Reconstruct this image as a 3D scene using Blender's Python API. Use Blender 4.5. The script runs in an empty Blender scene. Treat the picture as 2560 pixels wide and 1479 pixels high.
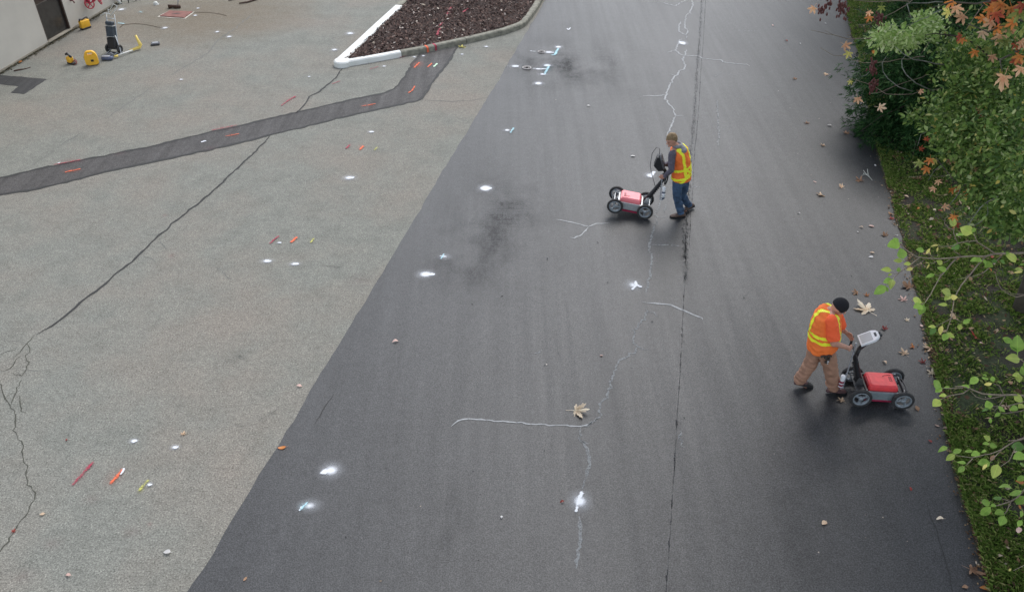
import bpy, bmesh, math, random
import numpy as np
from mathutils import Vector, Matrix, noise
from math import sin, cos, pi, radians
rnd = random.Random(7)
rng = np.random.default_rng(7)
scene = bpy.context.scene
C = scene.collection

# ------------------------------------------------------------------ camera, sky, sun, exposure
CAM_H, CAM_F, CAM_T = 8.3, 2050.0, radians(36.7)
cam_d = bpy.data.cameras.new('camera'); cam = bpy.data.objects.new('camera', cam_d); C.objects.link(cam)
cam.location = (0, 0, CAM_H); cam.rotation_euler = (radians(90) - CAM_T, 0, 0)
cam_d.sensor_width = 36; cam_d.lens = CAM_F / 2560 * 36; cam_d.clip_end = 600; cam_d.clip_start = 0.1
scene.camera = cam
SUN_EL, SUN_AZ = radians(52), radians(20)      # azimuth measured from +Y towards +X
world = bpy.data.worlds.new('World'); scene.world = world; world.use_nodes = True
wn = world.node_tree.nodes; wl = world.node_tree.links
for n in list(wn): wn.remove(n)
sky = wn.new('ShaderNodeTexSky'); sky.sky_type = 'NISHITA'; sky.sun_disc = False
sky.sun_elevation = SUN_EL; sky.sun_rotation = SUN_AZ; sky.dust_density = 1.2; sky.air_density = 1.0
hsv = wn.new('ShaderNodeHueSaturation'); hsv.inputs['Saturation'].default_value = 0.50
bg = wn.new('ShaderNodeBackground'); bg.inputs['Strength'].default_value = 0.15
wo = wn.new('ShaderNodeOutputWorld')
wl.new(sky.outputs[0], hsv.inputs['Color']); wl.new(hsv.outputs[0], bg.inputs['Color']); wl.new(bg.outputs[0], wo.inputs['Surface'])
sun_d = bpy.data.lights.new('sun', 'SUN'); sun_d.energy = 1.15; sun_d.angle = radians(35); sun_d.color = (1, .97, .93)
sun = bpy.data.objects.new('sun', sun_d); C.objects.link(sun); sun.location = (3, 20, 30)
sdir = Vector((sin(SUN_AZ) * cos(SUN_EL), cos(SUN_AZ) * cos(SUN_EL), sin(SUN_EL)))
sun.rotation_euler = (-sdir).to_track_quat('-Z', 'Y').to_euler()
scene.view_settings.view_transform = 'Standard'; scene.view_settings.look = 'None'
scene.view_settings.exposure = 0.93; scene.view_settings.gamma = 1; scene.view_settings.use_curve_mapping = False

# ------------------------------------------------------------------ survey: bearings of the photograph to places on the site
_c, _s = cos(CAM_T), sin(CAM_T)
def ray(x, y):
    u = (x - 1280) / CAM_F; v = -(y - 739.5) / CAM_F
    return Vector((u, _c + v * _s, -_s + v * _c))
CAMP = Vector((0, 0, CAM_H))
def G(x, y, z=0.0):
    r = ray(x, y); return CAMP + r * ((z - CAM_H) / r.z)
def PY(x, y, Y):
    r = ray(x, y); return CAMP + r * (Y / r.y)
def D(x, y, d): return CAMP + ray(x, y) * d

# ------------------------------------------------------------------ materials
def rgb(r, g, b):
    f = lambda c: (c / 255 / 12.92) if c / 255 <= .04045 else ((c / 255 + .055) / 1.055) ** 2.4
    return (f(r), f(g), f(b), 1)
MATS = {}
class NT:
    def __init__(s, name):
        s.m = bpy.data.materials.new(name); s.m.use_nodes = True; s.t = s.m.node_tree
        s.n = s.t.nodes; s.l = s.t.links; s.b = s.n['Principled BSDF']; s.out = s.n['Material Output']
    def new(s, t, **k):
        o = s.n.new(t)
        for a, v in k.items(): setattr(o, a, v)
        return o
    def link(s, a, b): s.l.new(a, b)
    def coord(s, kind='Object', scale=None):
        tc = s.new('ShaderNodeTexCoord')
        if scale is None: return tc.outputs[kind]
        mp = s.new('ShaderNodeMapping'); mp.inputs['Scale'].default_value = scale
        s.link(tc.outputs[kind], mp.inputs['Vector']); return mp.outputs[0]
    def noise(s, vec, scale, detail=3, rough=.55):
        n = s.new('ShaderNodeTexNoise'); n.inputs['Scale'].default_value = scale
        n.inputs['Detail'].default_value = detail; n.inputs['Roughness'].default_value = rough
        s.link(vec, n.inputs['Vector']); return n.outputs['Fac']
    def ramp(s, fac, stops):
        r = s.new('ShaderNodeValToRGB'); e = r.color_ramp.elements
        while len(e) > 1: e.remove(e[-1])
        e[0].position = stops[0][0]; e[0].color = stops[0][1]
        for p, c in stops[1:]:
            q = e.new(p); q.color = c
        s.link(fac, r.inputs['Fac']); return r.outputs['Color']
    def mix(s, fac, a, b, mode='MIX'):
        m = s.new('ShaderNodeMix', data_type='RGBA', blend_type=mode)
        for sock, v in ((m.inputs[0], fac), (m.inputs[6], a), (m.inputs[7], b)):
            if hasattr(v, 'is_output') or isinstance(v, bpy.types.NodeSocket): s.link(v, sock)
            else: sock.default_value = v
        return m.outputs[2]
    def math(s, op, a, b=0.0, clamp=False):
        m = s.new('ShaderNodeMath', operation=op, use_clamp=clamp)
        for sock, v in ((m.inputs[0], a), (m.inputs[1], b)):
            if isinstance(v, bpy.types.NodeSocket): s.link(v, sock)
            else: sock.default_value = v
        return m.outputs[0]
    def bump(s, h, strength, dist=.01):
        b = s.new('ShaderNodeBump'); b.inputs['Strength'].default_value = strength; b.inputs['Distance'].default_value = dist
        s.link(h, b.inputs['Height']); s.link(b.outputs[0], s.b.inputs['Normal'])
g = lambda v, w=0: (v, v, v, 1)
def simple(name, col, rough=.6, var=.25, scale=30, metal=0, bump=.15, spec=.5, rand=0.0, coord='Object', sheen=0):
    if name in MATS: return MATS[name]
    t = NT(name); co = t.coord(coord)
    n = t.noise(co, scale, 4)
    dark = tuple(c * (1 - var) for c in col[:3]) + (1,); lite = tuple(min(1, c * (1 + var)) for c in col[:3]) + (1,)
    c = t.ramp(n, [(.3, dark), (.7, lite)])
    if rand:
        oi = t.new('ShaderNodeObjectInfo')
        hs = t.new('ShaderNodeHueSaturation')
        t.link(t.math('ADD', t.math('MULTIPLY', oi.outputs['Random'], rand), 1 - rand / 2), hs.inputs['Value'])
        t.link(t.math('ADD', t.math('MULTIPLY', oi.outputs['Random'], .03), .485), hs.inputs['Hue'])
        t.link(c, hs.inputs['Color']); c = hs.outputs[0]
    t.link(c, t.b.inputs['Base Color'])
    t.b.inputs['Roughness'].default_value = rough; t.b.inputs['Metallic'].default_value = metal
    t.b.inputs['Specular IOR Level'].default_value = spec
    if bump: t.bump(t.noise(co, scale * 2.3, 3), bump, .006)
    MATS[name] = t.m; return t.m

def mat_old_asphalt():
    t = NT('weathered_asphalt'); co = t.coord()
    big = t.noise(co, .35, 4, .6); mid = t.noise(co, 2.2, 5, .6); fine = t.noise(co, 44, 3, .75); tiny = t.noise(co, 95, 2, .6)
    c = t.ramp(mid, [(.25, (.176, .178, .153, 1)), (.5, (.212, .213, .185, 1)), (.78, (.244, .243, .208, 1))])
    c = t.mix(t.ramp(big, [(.42, g(0)), (.66, g(.65))]), c, (.25, .215, .178, 1))
    # stained, damp brown ground against the building
    sep = t.new('ShaderNodeSeparateXYZ'); t.link(co, sep.inputs[0])
    dx = t.math('ADD', sep.outputs[0], 9.5); dy = t.math('ADD', sep.outputs[1], -26.0)
    r2 = t.math('ADD', t.math('MULTIPLY', t.math('MULTIPLY', dx, dx), .07), t.math('MULTIPLY', t.math('MULTIPLY', dy, dy), .09))
    st = t.math('MULTIPLY', t.math('SUBTRACT', 1.25, t.math('ADD', r2, t.math('MULTIPLY', mid, .5))), .75, True)
    c = t.mix(st, c, (.175, .138, .092, 1))
    sp = t.ramp(fine, [(.30, g(.38)), (.42, g(.78)), (.55, g(1.0)), (.66, g(1.38)), (.76, g(2.0))])
    c = t.mix(1.0, c, sp, 'MULTIPLY')
    c = t.mix(1.0, c, t.ramp(t.noise(co, 11, 3, .7), [(.3, g(.84)), (.7, g(1.15))]), 'MULTIPLY')
    c = t.mix(1.0, c, t.ramp(tiny, [(.3, g(.70)), (.7, g(1.28))]), 'MULTIPLY')
    vo = t.new('ShaderNodeTexVoronoi'); vo.inputs['Scale'].default_value = 26; t.link(co, vo.inputs['Vector'])
    c = t.mix(t.ramp(vo.outputs['Distance'], [(.05, g(.5)), (.11, g(0))]), c, (.52, .50, .43, 1))
    t.link(c, t.b.inputs['Base Color']); t.b.inputs['Roughness'].default_value = .9
    t.b.inputs['Specular IOR Level'].default_value = .3
    t.bump(fine, .55, .006); return t.m
def mat_sealed(name, base, lo=.75, hi=1.35, rough=(.50, .68), tint=(1, 1, 1.04), spec=.6):
    t = NT(name); co = t.coord()
    streak = t.noise(t.coord(scale=(3.2, .10, 1)), 1.6, 5, .65)
    mott = t.noise(co, .9, 6, .62); mid = t.noise(co, 7, 4, .6); fine = t.noise(co, 60, 3, .7); spots = t.noise(co, 5.5, 2, .5)
    b = (base * tint[0], base * tint[1], base * tint[2], 1)
    c = t.mix(1.0, b, t.ramp(streak, [(.3, g(lo)), (.7, g(hi))]), 'MULTIPLY')
    c = t.mix(1.0, c, t.ramp(mott, [(.28, g(.88)), (.5, g(1)), (.75, g(1.12))]), 'MULTIPLY')
    c = t.mix(1.0, c, t.ramp(mid, [(.3, g(.86)), (.7, g(1.15))]), 'MULTIPLY')
    c = t.mix(1.0, c, t.ramp(fine, [(.3, g(.5)), (.5, g(1)), (.68, g(1.8)), (.76, g(3.0))]), 'MULTIPLY')
    c = t.mix(t.ramp(spots, [(.73, g(0)), (.79, g(.5))]), c, (.02, .02, .022, 1))
    t.link(c, t.b.inputs['Base Color'])
    rr = t.ramp(streak, [(.3, g(rough[1])), (.7, g(rough[0]))]); t.link(rr, t.b.inputs['Roughness'])
    t.link(t.math('MULTIPLY', t.ramp(t.noise(t.coord(scale=(.8, .22, 1)), .9, 4, .6), [(.3, g(.90)), (.7, g(1.03))]), t.ramp(fine, [(.3, g(spec * .75)), (.7, g(spec * 1.35))])), t.b.inputs['Specular IOR Level'])
    t.bump(fine, .35, .004); return t.m
def mat_spray(name, col, k=1.0, spec=.4):
    t = NT(name); co = t.coord()
    at = t.new('ShaderNodeAttribute', attribute_name='fade')
    n = t.noise(co, 120, 2, .7); n2 = t.noise(co, 48, 4, .75)
    f2 = t.math('MULTIPLY', at.outputs['Fac'], k)
    hard = t.math('MULTIPLY', t.math('SUBTRACT', t.math('MULTIPLY', f2, 1.45), t.math('ADD', t.math('MULTIPLY', n2, .62), t.math('MULTIPLY', n, .28))), 2.2, True)
    a = t.math('ADD', t.math('MULTIPLY', hard, .8), t.math('MULTIPLY', f2, t.math('MULTIPLY', n2, 1.15)), True)
    t.b.inputs['Base Color'].default_value = col; t.b.inputs['Roughness'].default_value = .75; t.b.inputs['Specular IOR Level'].default_value = spec
    t.link(a, t.b.inputs['Alpha']); return t.m
def mat_seam(name, col, lo, hi):
    t = NT(name); co = t.coord()
    n = t.noise(t.coord(scale=(1, .35, 1)), 26, 3, .65); at = t.new('ShaderNodeAttribute', attribute_name='fade')
    a = t.math('MULTIPLY', t.ramp(n, [(lo, g(0)), (hi, g(1))]), at.outputs['Fac'], True); t.b.inputs['Specular IOR Level'].default_value = .2
    t.b.inputs['Base Color'].default_value = col; t.b.inputs['Roughness'].default_value = .7
    t.link(a, t.b.inputs['Alpha']); return t.m
def mat_island(name, stops, rough=.6, trans=.25, spec=.22):
    t = NT(name); ge = t.new('ShaderNodeNewGeometry')
    c = t.ramp(ge.outputs['Random Per Island'], stops)
    t.link(c, t.b.inputs['Base Color']); t.b.inputs['Roughness'].default_value = rough; t.b.inputs['Specular IOR Level'].default_value = spec
    if trans:
        tr = t.new('ShaderNodeBsdfTranslucent'); t.link(c, tr.inputs['Color'])
        mx = t.new('ShaderNodeMixShader'); mx.inputs[0].default_value = trans
        t.link(t.b.outputs[0], mx.inputs[1]); t.link(tr.outputs[0], mx.inputs[2]); t.link(mx.outputs[0], t.out.inputs['Surface'])
    return t.m
def mat_leaf(name, col, col2, rough=.55, trans=.3):
    t = NT(name); co = t.coord('Object')
    oi = t.new('ShaderNodeObjectInfo')
    ad = t.new('ShaderNodeVectorMath', operation='ADD'); t.link(co, ad.inputs[0])
    cb = t.new('ShaderNodeCombineXYZ'); t.link(t.math('MULTIPLY', oi.outputs['Random'], 37.0), cb.inputs[0]); t.link(cb.outputs[0], ad.inputs[1])
    n = t.noise(ad.outputs[0], 2.2, 4, .6)
    c = t.ramp(n, [(.32, col), (.68, col2)])
    hs = t.new('ShaderNodeHueSaturation'); t.link(c, hs.inputs['Color'])
    t.link(t.math('ADD', t.math('MULTIPLY', oi.outputs['Random'], .5), .75), hs.inputs['Value'])
    sep = t.new('ShaderNodeSeparateXYZ'); t.link(co, sep.inputs[0])
    vein = t.math('LESS_THAN', t.math('ABSOLUTE', sep.outputs[0]), .018)
    c = t.mix(t.math('MULTIPLY', vein, .35), hs.outputs[0], tuple(min(1, v * 1.8) for v in col[:3]) + (1,))
    t.link(c, t.b.inputs['Base Color']); t.b.inputs['Roughness'].default_value = rough
    tr = t.new('ShaderNodeBsdfTranslucent'); t.link(c, tr.inputs['Color'])
    mx = t.new('ShaderNodeMixShader'); mx.inputs[0].default_value = trans
    t.link(t.b.outputs[0], mx.inputs[1]); t.link(tr.outputs[0], mx.inputs[2]); t.link(mx.outputs[0], t.out.inputs['Surface'])
    return t.m

M_LOT = mat_old_asphalt()
M_ROAD = mat_sealed('sealcoated_asphalt', .031, .93, 1.07, (.49, .55), (.98, 1.0, 1.02), .54)
M_PATCH = mat_sealed('trench_asphalt', .066, .85, 1.2, (.7, .85), (1.06, 1.0, .95), .3)
M_BLACKPATCH = mat_sealed('fresh_black_asphalt', .035, .85, 1.2, (.6, .75), (1, 1, 1.02), .4)
M_TAR = simple('tar_seal', (.034, .034, .032, 1), .8, .3, 40)
M_CRACK = simple('open_crack', (.065, .065, .05, 1), .95, .35, 18)
M_CRACKFAINT = simple('hairline_crack', (.15, .15, .135, 1), .95, .2, 18)
def mat_broken(name, col, lo, hi, top, scale=22, floor=.1):
    t = NT(name); co = t.coord(); n = t.noise(co, scale, 4, .7); n2 = t.noise(co, 3.0, 3, .6)
    a = t.math('MULTIPLY', t.ramp(n, [(lo, g(floor)), (hi, g(top))]), t.ramp(n2, [(.30, g(.65)), (.5, g(1))]), True)
    t.b.inputs['Base Color'].default_value = col; t.b.inputs['Roughness'].default_value = .75
    t.link(a, t.b.inputs['Alpha']); return t.m
M_PALECRACK = mat_broken('pale_healed_crack', (.36, .37, .37, 1), .33, .50, 1.0, 22, .55)
M_PALEFAINT = mat_broken('faint_pale_crack', (.25, .26, .26, 1), .36, .55, .75, 22, .30)
M_WHITE = mat_spray('white_spray_paint', (.70, .72, .75, 1))
M_CYAN = mat_spray('cyan_spray_paint', (.42, .66, .72, 1), .75)
M_RED = mat_spray('crimson_spray_paint', (.36, .04, .07, 1), .74)
M_ORANGE = mat_spray('orange_spray_paint', (.78, .15, .06, 1), .78)
M_YELLOW = mat_spray('yellow_spray_paint', (.48, .47, .12, 1), .72)
M_GREY = mat_spray('grey_scuff', (.085, .085, .075, 1), .62)
M_WET = mat_spray('dark_blotch', (.014, .015, .017, 1), 1.0, .12)
t = NT('road_stain_and_patch'); at_ = t.new('ShaderNodeAttribute', attribute_name='fade'); n_ = t.noise(t.coord(scale=(1.6, .8, 1)), 7, 5, .7)
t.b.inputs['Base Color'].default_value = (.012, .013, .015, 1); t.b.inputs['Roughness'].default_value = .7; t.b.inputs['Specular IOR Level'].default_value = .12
t.link(t.math('MULTIPLY', t.math('MULTIPLY', at_.outputs['Fac'], .38), t.ramp(n_, [(.3, g(.35)), (.7, g(1))]), True), t.b.inputs['Alpha']); M_STAINPATCH = t.m
M_DOT = mat_spray('small_dark_spot', (.02, .021, .023, 1), .62, .3)
M_GREENW = mat_spray('pale_green_paint', (.55, .75, .55, 1))

# ------------------------------------------------------------------ mesh helpers
def props(o, label=None, cat=None, group=None, kind=None):
    for k, v in (('label', label), ('category', cat), ('group', group), ('kind', kind)):
        if v is not None: o[k] = v
    return o
def empty(name, loc=(0, 0, 0), rz=0, **p):
    o = bpy.data.objects.new(name, None); C.objects.link(o); o.location = loc; o.rotation_euler = (0, 0, rz)
    o.empty_display_size = .1; return props(o, **p)
def build(name, bm, mat, parent=None, smooth=False, **p):
    bmesh.ops.recalc_face_normals(bm, faces=bm.faces) if p.pop('recalc', True) else None
    me = bpy.data.meshes.new(name); bm.to_mesh(me); bm.free()
    if smooth: me.shade_smooth()
    for m in (mat if isinstance(mat, (list, tuple)) else [mat]): me.materials.append(m)
    o = bpy.data.objects.new(name, me); C.objects.link(o); o.parent = parent
    return props(o, **p)
def split(o, smooth=False):
    me = o.data; bm = bmesh.new(); bm.from_mesh(me); seen = set(); groups = []
    for v in bm.verts:
        if v in seen: continue
        st = [v]; seen.add(v); gp = []
        while st:
            a = st.pop(); gp.append(a)
            for e in a.link_edges:
                b = e.other_vert(a)
                if b not in seen: seen.add(b); st.append(b)
        groups.append(gp)
    outs = []
    for gp in groups:
        ix = {v: i for i, v in enumerate(gp)}; fs = {f for v in gp for f in v.link_faces}
        m2 = bpy.data.meshes.new(me.name); m2.from_pydata([tuple(v.co) for v in gp], [], [[ix[v] for v in f.verts] for f in fs])
        if me.polygons and me.polygons[0].use_smooth: m2.shade_smooth()
        for m in me.materials: m2.materials.append(m)
        q = bpy.data.objects.new(o.name.split('.')[0], m2); C.objects.link(q); q.parent = o.parent; outs.append(q)
        for k in ('label', 'kind'):
            if k in o: q[k] = o[k]
    bm.free(); bpy.data.objects.remove(o); return outs
def BM(): return bmesh.new()
def box(bm, c, s, b=0.0, M=None, seg=1):
    r = bmesh.ops.create_cube(bm, size=1.0)
    vs = r['verts']
    for v in vs: v.co = Vector((v.co.x * s[0], v.co.y * s[1], v.co.z * s[2]))
    if b > 0:
        es = list({e for v in vs for e in v.link_edges})
        rr = bmesh.ops.bevel(bm, geom=es, offset=b, segments=seg, affect='EDGES', profile=.5)
        vs = list({v for f in rr['faces'] for v in f.verts} | {v for v in vs if v.is_valid})
    mt = Matrix.Translation(Vector(c))
    if M is not None: mt = M @ mt if M.to_translation().length >= 0 else mt
    for v in vs: v.co = mt @ v.co
    return vs
def frame(d):
    d = d.normalized(); a = Vector((0, 0, 1)) if abs(d.z) < .9 else Vector((0, 1, 0))
    u = d.cross(a).normalized(); return u, d.cross(u).normalized()
def tube(bm, pts, r, n=8, cap=True):
    pts = [Vector(p) for p in pts]
    if not isinstance(r, (list, tuple)): r = [r] * len(pts)
    rings = []; pu = None
    for i, p in enumerate(pts):
        d = (pts[min(i + 1, len(pts) - 1)] - pts[max(i - 1, 0)])
        if d.length < 1e-9: d = Vector((0, 0, 1))
        d.normalize()
        if pu is None: u, w = frame(d)
        else:
            u = (pu - d * pu.dot(d))
            u = u.normalized() if u.length > 1e-6 else frame(d)[0]
            w = d.cross(u)
        pu = u
        rings.append([bm.verts.new(p + (u * cos(2 * pi * k / n) + w * sin(2 * pi * k / n)) * r[i]) for k in range(n)])
    for a, b in zip(rings, rings[1:]):
        for k in range(n): bm.faces.new((a[k], a[(k + 1) % n], b[(k + 1) % n], b[k]))
    if cap:
        bm.faces.new(rings[0][::-1]); bm.faces.new(rings[-1])
def ball(bm, c, r, sub=2, sc=(1, 1, 1), M=None):
    m = Matrix.Translation(Vector(c)) @ (M if M is not None else Matrix.Identity(4)) @ Matrix.Diagonal((r * sc[0], r * sc[1], r * sc[2], 1))
    bmesh.ops.create_icosphere(bm, subdivisions=sub, radius=1, matrix=m)
def chain(bm, pts, r, n=12):
    tube(bm, pts, r, n)
    for p, q in zip(pts, r): ball(bm, p, q, 2)
def loft(bm, rings, n=20, power=2.0):
    """rings: (centre, U, V, ru, rv)"""
    R = []
    for c, U, V, ru, rv in rings:
        row = []
        for k in range(n):
            a = 2 * pi * k / n; x, y = cos(a), sin(a)
            x = math.copysign(abs(x) ** (2 / power), x); y = math.copysign(abs(y) ** (2 / power), y)
            row.append(bm.verts.new(Vector(c) + Vector(U) * x * ru + Vector(V) * y * rv))
        R.append(row)
    for a, b in zip(R, R[1:]):
        for k in range(n): bm.faces.new((a[k], a[(k + 1) % n], b[(k + 1) % n], b[k]))
    bm.faces.new(R[0][::-1]); bm.faces.new(R[-1])
def lathe(bm, prof, n=24, M=None, close=False):
    """profile of (radius, height) about local Z"""
    M = M or Matrix.Identity(4); R = []
    for r, h in prof:
        R.append([bm.verts.new(M @ Vector((r * cos(2 * pi * k / n), r * sin(2 * pi * k / n), h))) for k in range(n)])
    pr = list(zip(R, R[1:])) + ([(R[-1], R[0])] if close else [])
    for a, b in pr:
        for k in range(n): bm.faces.new((a[k], a[(k + 1) % n], b[(k + 1) % n], b[k]))
    if not close:
        if prof[0][0] > 1e-5: bm.faces.new(R[0][::-1])
        if prof[-1][0] > 1e-5: bm.faces.new(R[-1])
    bmesh.ops.remove_doubles(bm, verts=bm.verts, dist=1e-6)
def remeshed(name, bm, voxel, mat, parent, smooth=4, fold=0.0, **p):
    bmesh.ops.recalc_face_normals(bm, faces=bm.faces)
    me = bpy.data.meshes.new('tmp'); bm.to_mesh(me); bm.free()
    o = bpy.data.objects.new('tmp', me); C.objects.link(o)
    m = o.modifiers.new('r', 'REMESH'); m.mode = 'VOXEL'; m.voxel_size = voxel; m.use_smooth_shade = True
    if smooth:
        s = o.modifiers.new('s', 'SMOOTH'); s.iterations = smooth; s.factor = .5
    dg = bpy.context.evaluated_depsgraph_get()
    out = bpy.data.meshes.new_from_object(o.evaluated_get(dg)); bpy.data.objects.remove(o); bpy.data.meshes.remove(me)
    out.name = name; out.materials.clear(); out.materials.append(mat)
    if fold:
        nv = len(out.vertices); co_ = np.empty(nv * 3, np.float32); no_ = np.empty(nv * 3, np.float32); out.vertices.foreach_get('co', co_); out.vertex_normals.foreach_get('vector', no_)
        co_ = co_.reshape(-1, 3); no_ = no_.reshape(-1, 3)
        dsp = np.array([1.4 * (1 - abs(noise.noise(Vector((c[0] * 7 + c[2] * 4, c[1] * 7, c[2] * 11 + 3))) * 2.6)) + noise.noise(Vector(c) * 19) for c in co_])
        out.vertices.foreach_set('co', (co_ + no_ * (dsp * fold)[:, None]).astype(np.float32).ravel()); out.update()
    q = bpy.data.objects.new(name, out); C.objects.link(q); q.parent = parent
    return props(q, **p)
def polymesh(name, pts, z, mat, parent=None, **p):
    bm = BM(); f = bm.faces.new([bm.verts.new((q[0], q[1], z)) for q in pts])
    bmesh.ops.triangulate(bm, faces=[f], ngon_method='EAR_CLIP')
    bmesh.ops.recalc_face_normals(bm, faces=bm.faces)
    for f in bm.faces:
        if f.normal.z < 0: f.normal_flip()
    return build(name, bm, mat, parent, recalc=False, **p)
def densify(pts, step, jit=0.0):
    out = [Vector(pts[0])]
    for a, b in zip(pts, pts[1:]):
        a, b = Vector(a), Vector(b); n = max(1, int((b - a).length / step)); nr = Vector((-(b - a).y, (b - a).x, 0))
        nr = nr.normalized() if nr.length > 1e-9 else nr
        for i in range(1, n + 1):
            q = a.lerp(b, i / n)
            out.append(q + (nr * rnd.gauss(0, jit) if i < n else Vector((0, 0, 0))))
    return out
def ribbon(bm, pts, w, z, jw=.35, taper=True):
    n = len(pts); prev = None
    for i, p in enumerate(pts):
        d = pts[min(i + 1, n - 1)] - pts[max(i - 1, 0)]; d.z = 0
        if d.length < 1e-9: continue
        nr = Vector((-d.y, d.x, 0)).normalized()
        ww = w / 2 * (1 + rnd.uniform(-jw, jw))
        if taper: ww *= min(1, .25 + i / 3, .25 + (n - 1 - i) / 3)
        a = bm.verts.new((p.x + nr.x * ww, p.y + nr.y * ww, z)); b = bm.verts.new((p.x - nr.x * ww, p.y - nr.y * ww, z))
        if prev: bm.faces.new((prev[1], prev[0], a, b))
        prev = (a, b)
def upfaces(bm):
    bm.normal_update()
    for f in bm.faces:
        if f.normal.z < 0: f.normal_flip()
def bulk(name, V, F, mat, parent=None, smooth=False, **p):
    """numpy mesh: V (n,3), F (m,k)"""
    me = bpy.data.meshes.new(name); k = F.shape[1]
    me.vertices.add(len(V)); me.vertices.foreach_set('co', V.astype(np.float32).ravel())
    me.loops.add(F.size); me.loops.foreach_set('vertex_index', F.astype(np.int32).ravel())
    me.polygons.add(len(F)); me.polygons.foreach_set('loop_start', np.arange(0, F.size, k, dtype=np.int32))
    me.polygons.foreach_set('loop_total', np.full(len(F), k, np.int32))
    me.update(calc_edges=True); me.materials.append(mat)
    if smooth: me.shade_smooth()
    o = bpy.data.objects.new(name, me); C.objects.link(o); o.parent = parent
    return props(o, **p)

# ================================================================== THE GROUND
lot = polymesh('parking_lot', [(-160, -60), (160, -60), (160, 260), (-160, 260)], 0, M_LOT, kind='structure')
road_l = [(1500, -160), (1400, -60), (1366, -6), (1340, 42), (1308, 94), (1280, 143), (1212, 256), (1142, 372), (1090, 458), (1039, 543), (980, 641), (920, 742), (873, 818), (826, 893), (760, 1006), (696, 1112), (640, 1201), (555, 1340), (470, 1479), (330, 1700)]
edge_px = [(2110, -160), (2116, -60), (2119, 0), (2116, 43), (2128, 84), (2141, 122), (2152, 180), (2162, 240), (2175, 300), (2184, 338), (2192, 385), (2207, 433), (2225, 484), (2235, 527), (2248, 573), (2258, 614), (2276, 675), (2289, 726), (2299, 765), (2311, 842), (2327, 905), (2342, 956), (2350, 1010), (2360, 1070), (2370, 1117), (2390, 1199), (2403, 1250), (2425, 1313), (2443, 1376), (2458, 1440), (2468, 1479), (2520, 1700)]
L_ = densify([G(*p) for p in road_l], .25, .008); R_ = densify([G(*p) for p in edge_px], .2, .02)
_ly, _lx = [p.y for p in L_][::-1], [p.x for p in L_][::-1]; _ry, _rx = [p.y for p in R_][::-1], [p.x for p in R_][::-1]
bm = BM(); prev = None; y = 3.2
while y < 34:
    a, b = float(np.interp(y, _ly, _lx)) + rnd.gauss(0, .006) + .025 * noise.noise(Vector((0, y * .9, 5))), float(np.interp(y, _ry, _rx)) + .05
    row = [bm.verts.new((a + (b - a) * k / 4, y, .004)) for k in range(5)]
    if prev:
        for k in range(4): bm.faces.new((prev[k], prev[k + 1], row[k + 1], row[k]))
    prev = row; y += .2
road = build('road', bm, M_ROAD, recalc=False, kind='structure')

# soil and grass verge
t = NT('verge_soil'); co = t.coord(); n1 = t.noise(co, 1.1, 5, .6); n2 = t.noise(co, 25, 4, .65)
c_ = t.mix(t.ramp(n1, [(.42, g(0)), (.58, g(1))]), (.032, .026, .018, 1), (.035, .05, .018, 1))
c_ = t.mix(1.0, c_, t.ramp(n2, [(.3, g(.5)), (.7, g(1.6))]), 'MULTIPLY')
t.link(c_, t.b.inputs['Base Color']); t.b.inputs['Roughness'].default_value = .95; t.bump(n2, .8, .03); M_SOIL = t.m
bm = BM(); rows = []
for p in R_:
    row = []
    for j, w in enumerate((0, .06, .2, .5, 1.0, 1.8, 3.0, 6.0, 14, 40)):
        z = .006 + (0 if j == 0 else .02 + .05 * min(1, w) + .03 * noise.noise(Vector((p.x + w, p.y, 0)) * 1.3) + .03 * min(6, w) * .3)
        row.append(bm.verts.new((p.x + w - .01, p.y, z)))
    rows.append(row)
for a, b in zip(rows, rows[1:]):
    for j in range(len(a) - 1): bm.faces.new((a[j], b[j], b[j + 1], a[j + 1]))
upfaces(bm)
verge = build('grass_verge', bm, M_SOIL, smooth=True, recalc=False, kind='structure')
def edge_x(y):
    ys = [p.y for p in R_]; xs = [p.x for p in R_]
    return float(np.interp(y, ys[::-1], xs[::-1]))
def verge_z(x, y):
    w = max(0, x - edge_x(y)); return .026 + .05 * min(1, w) + .009 * min(6, w)

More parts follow.
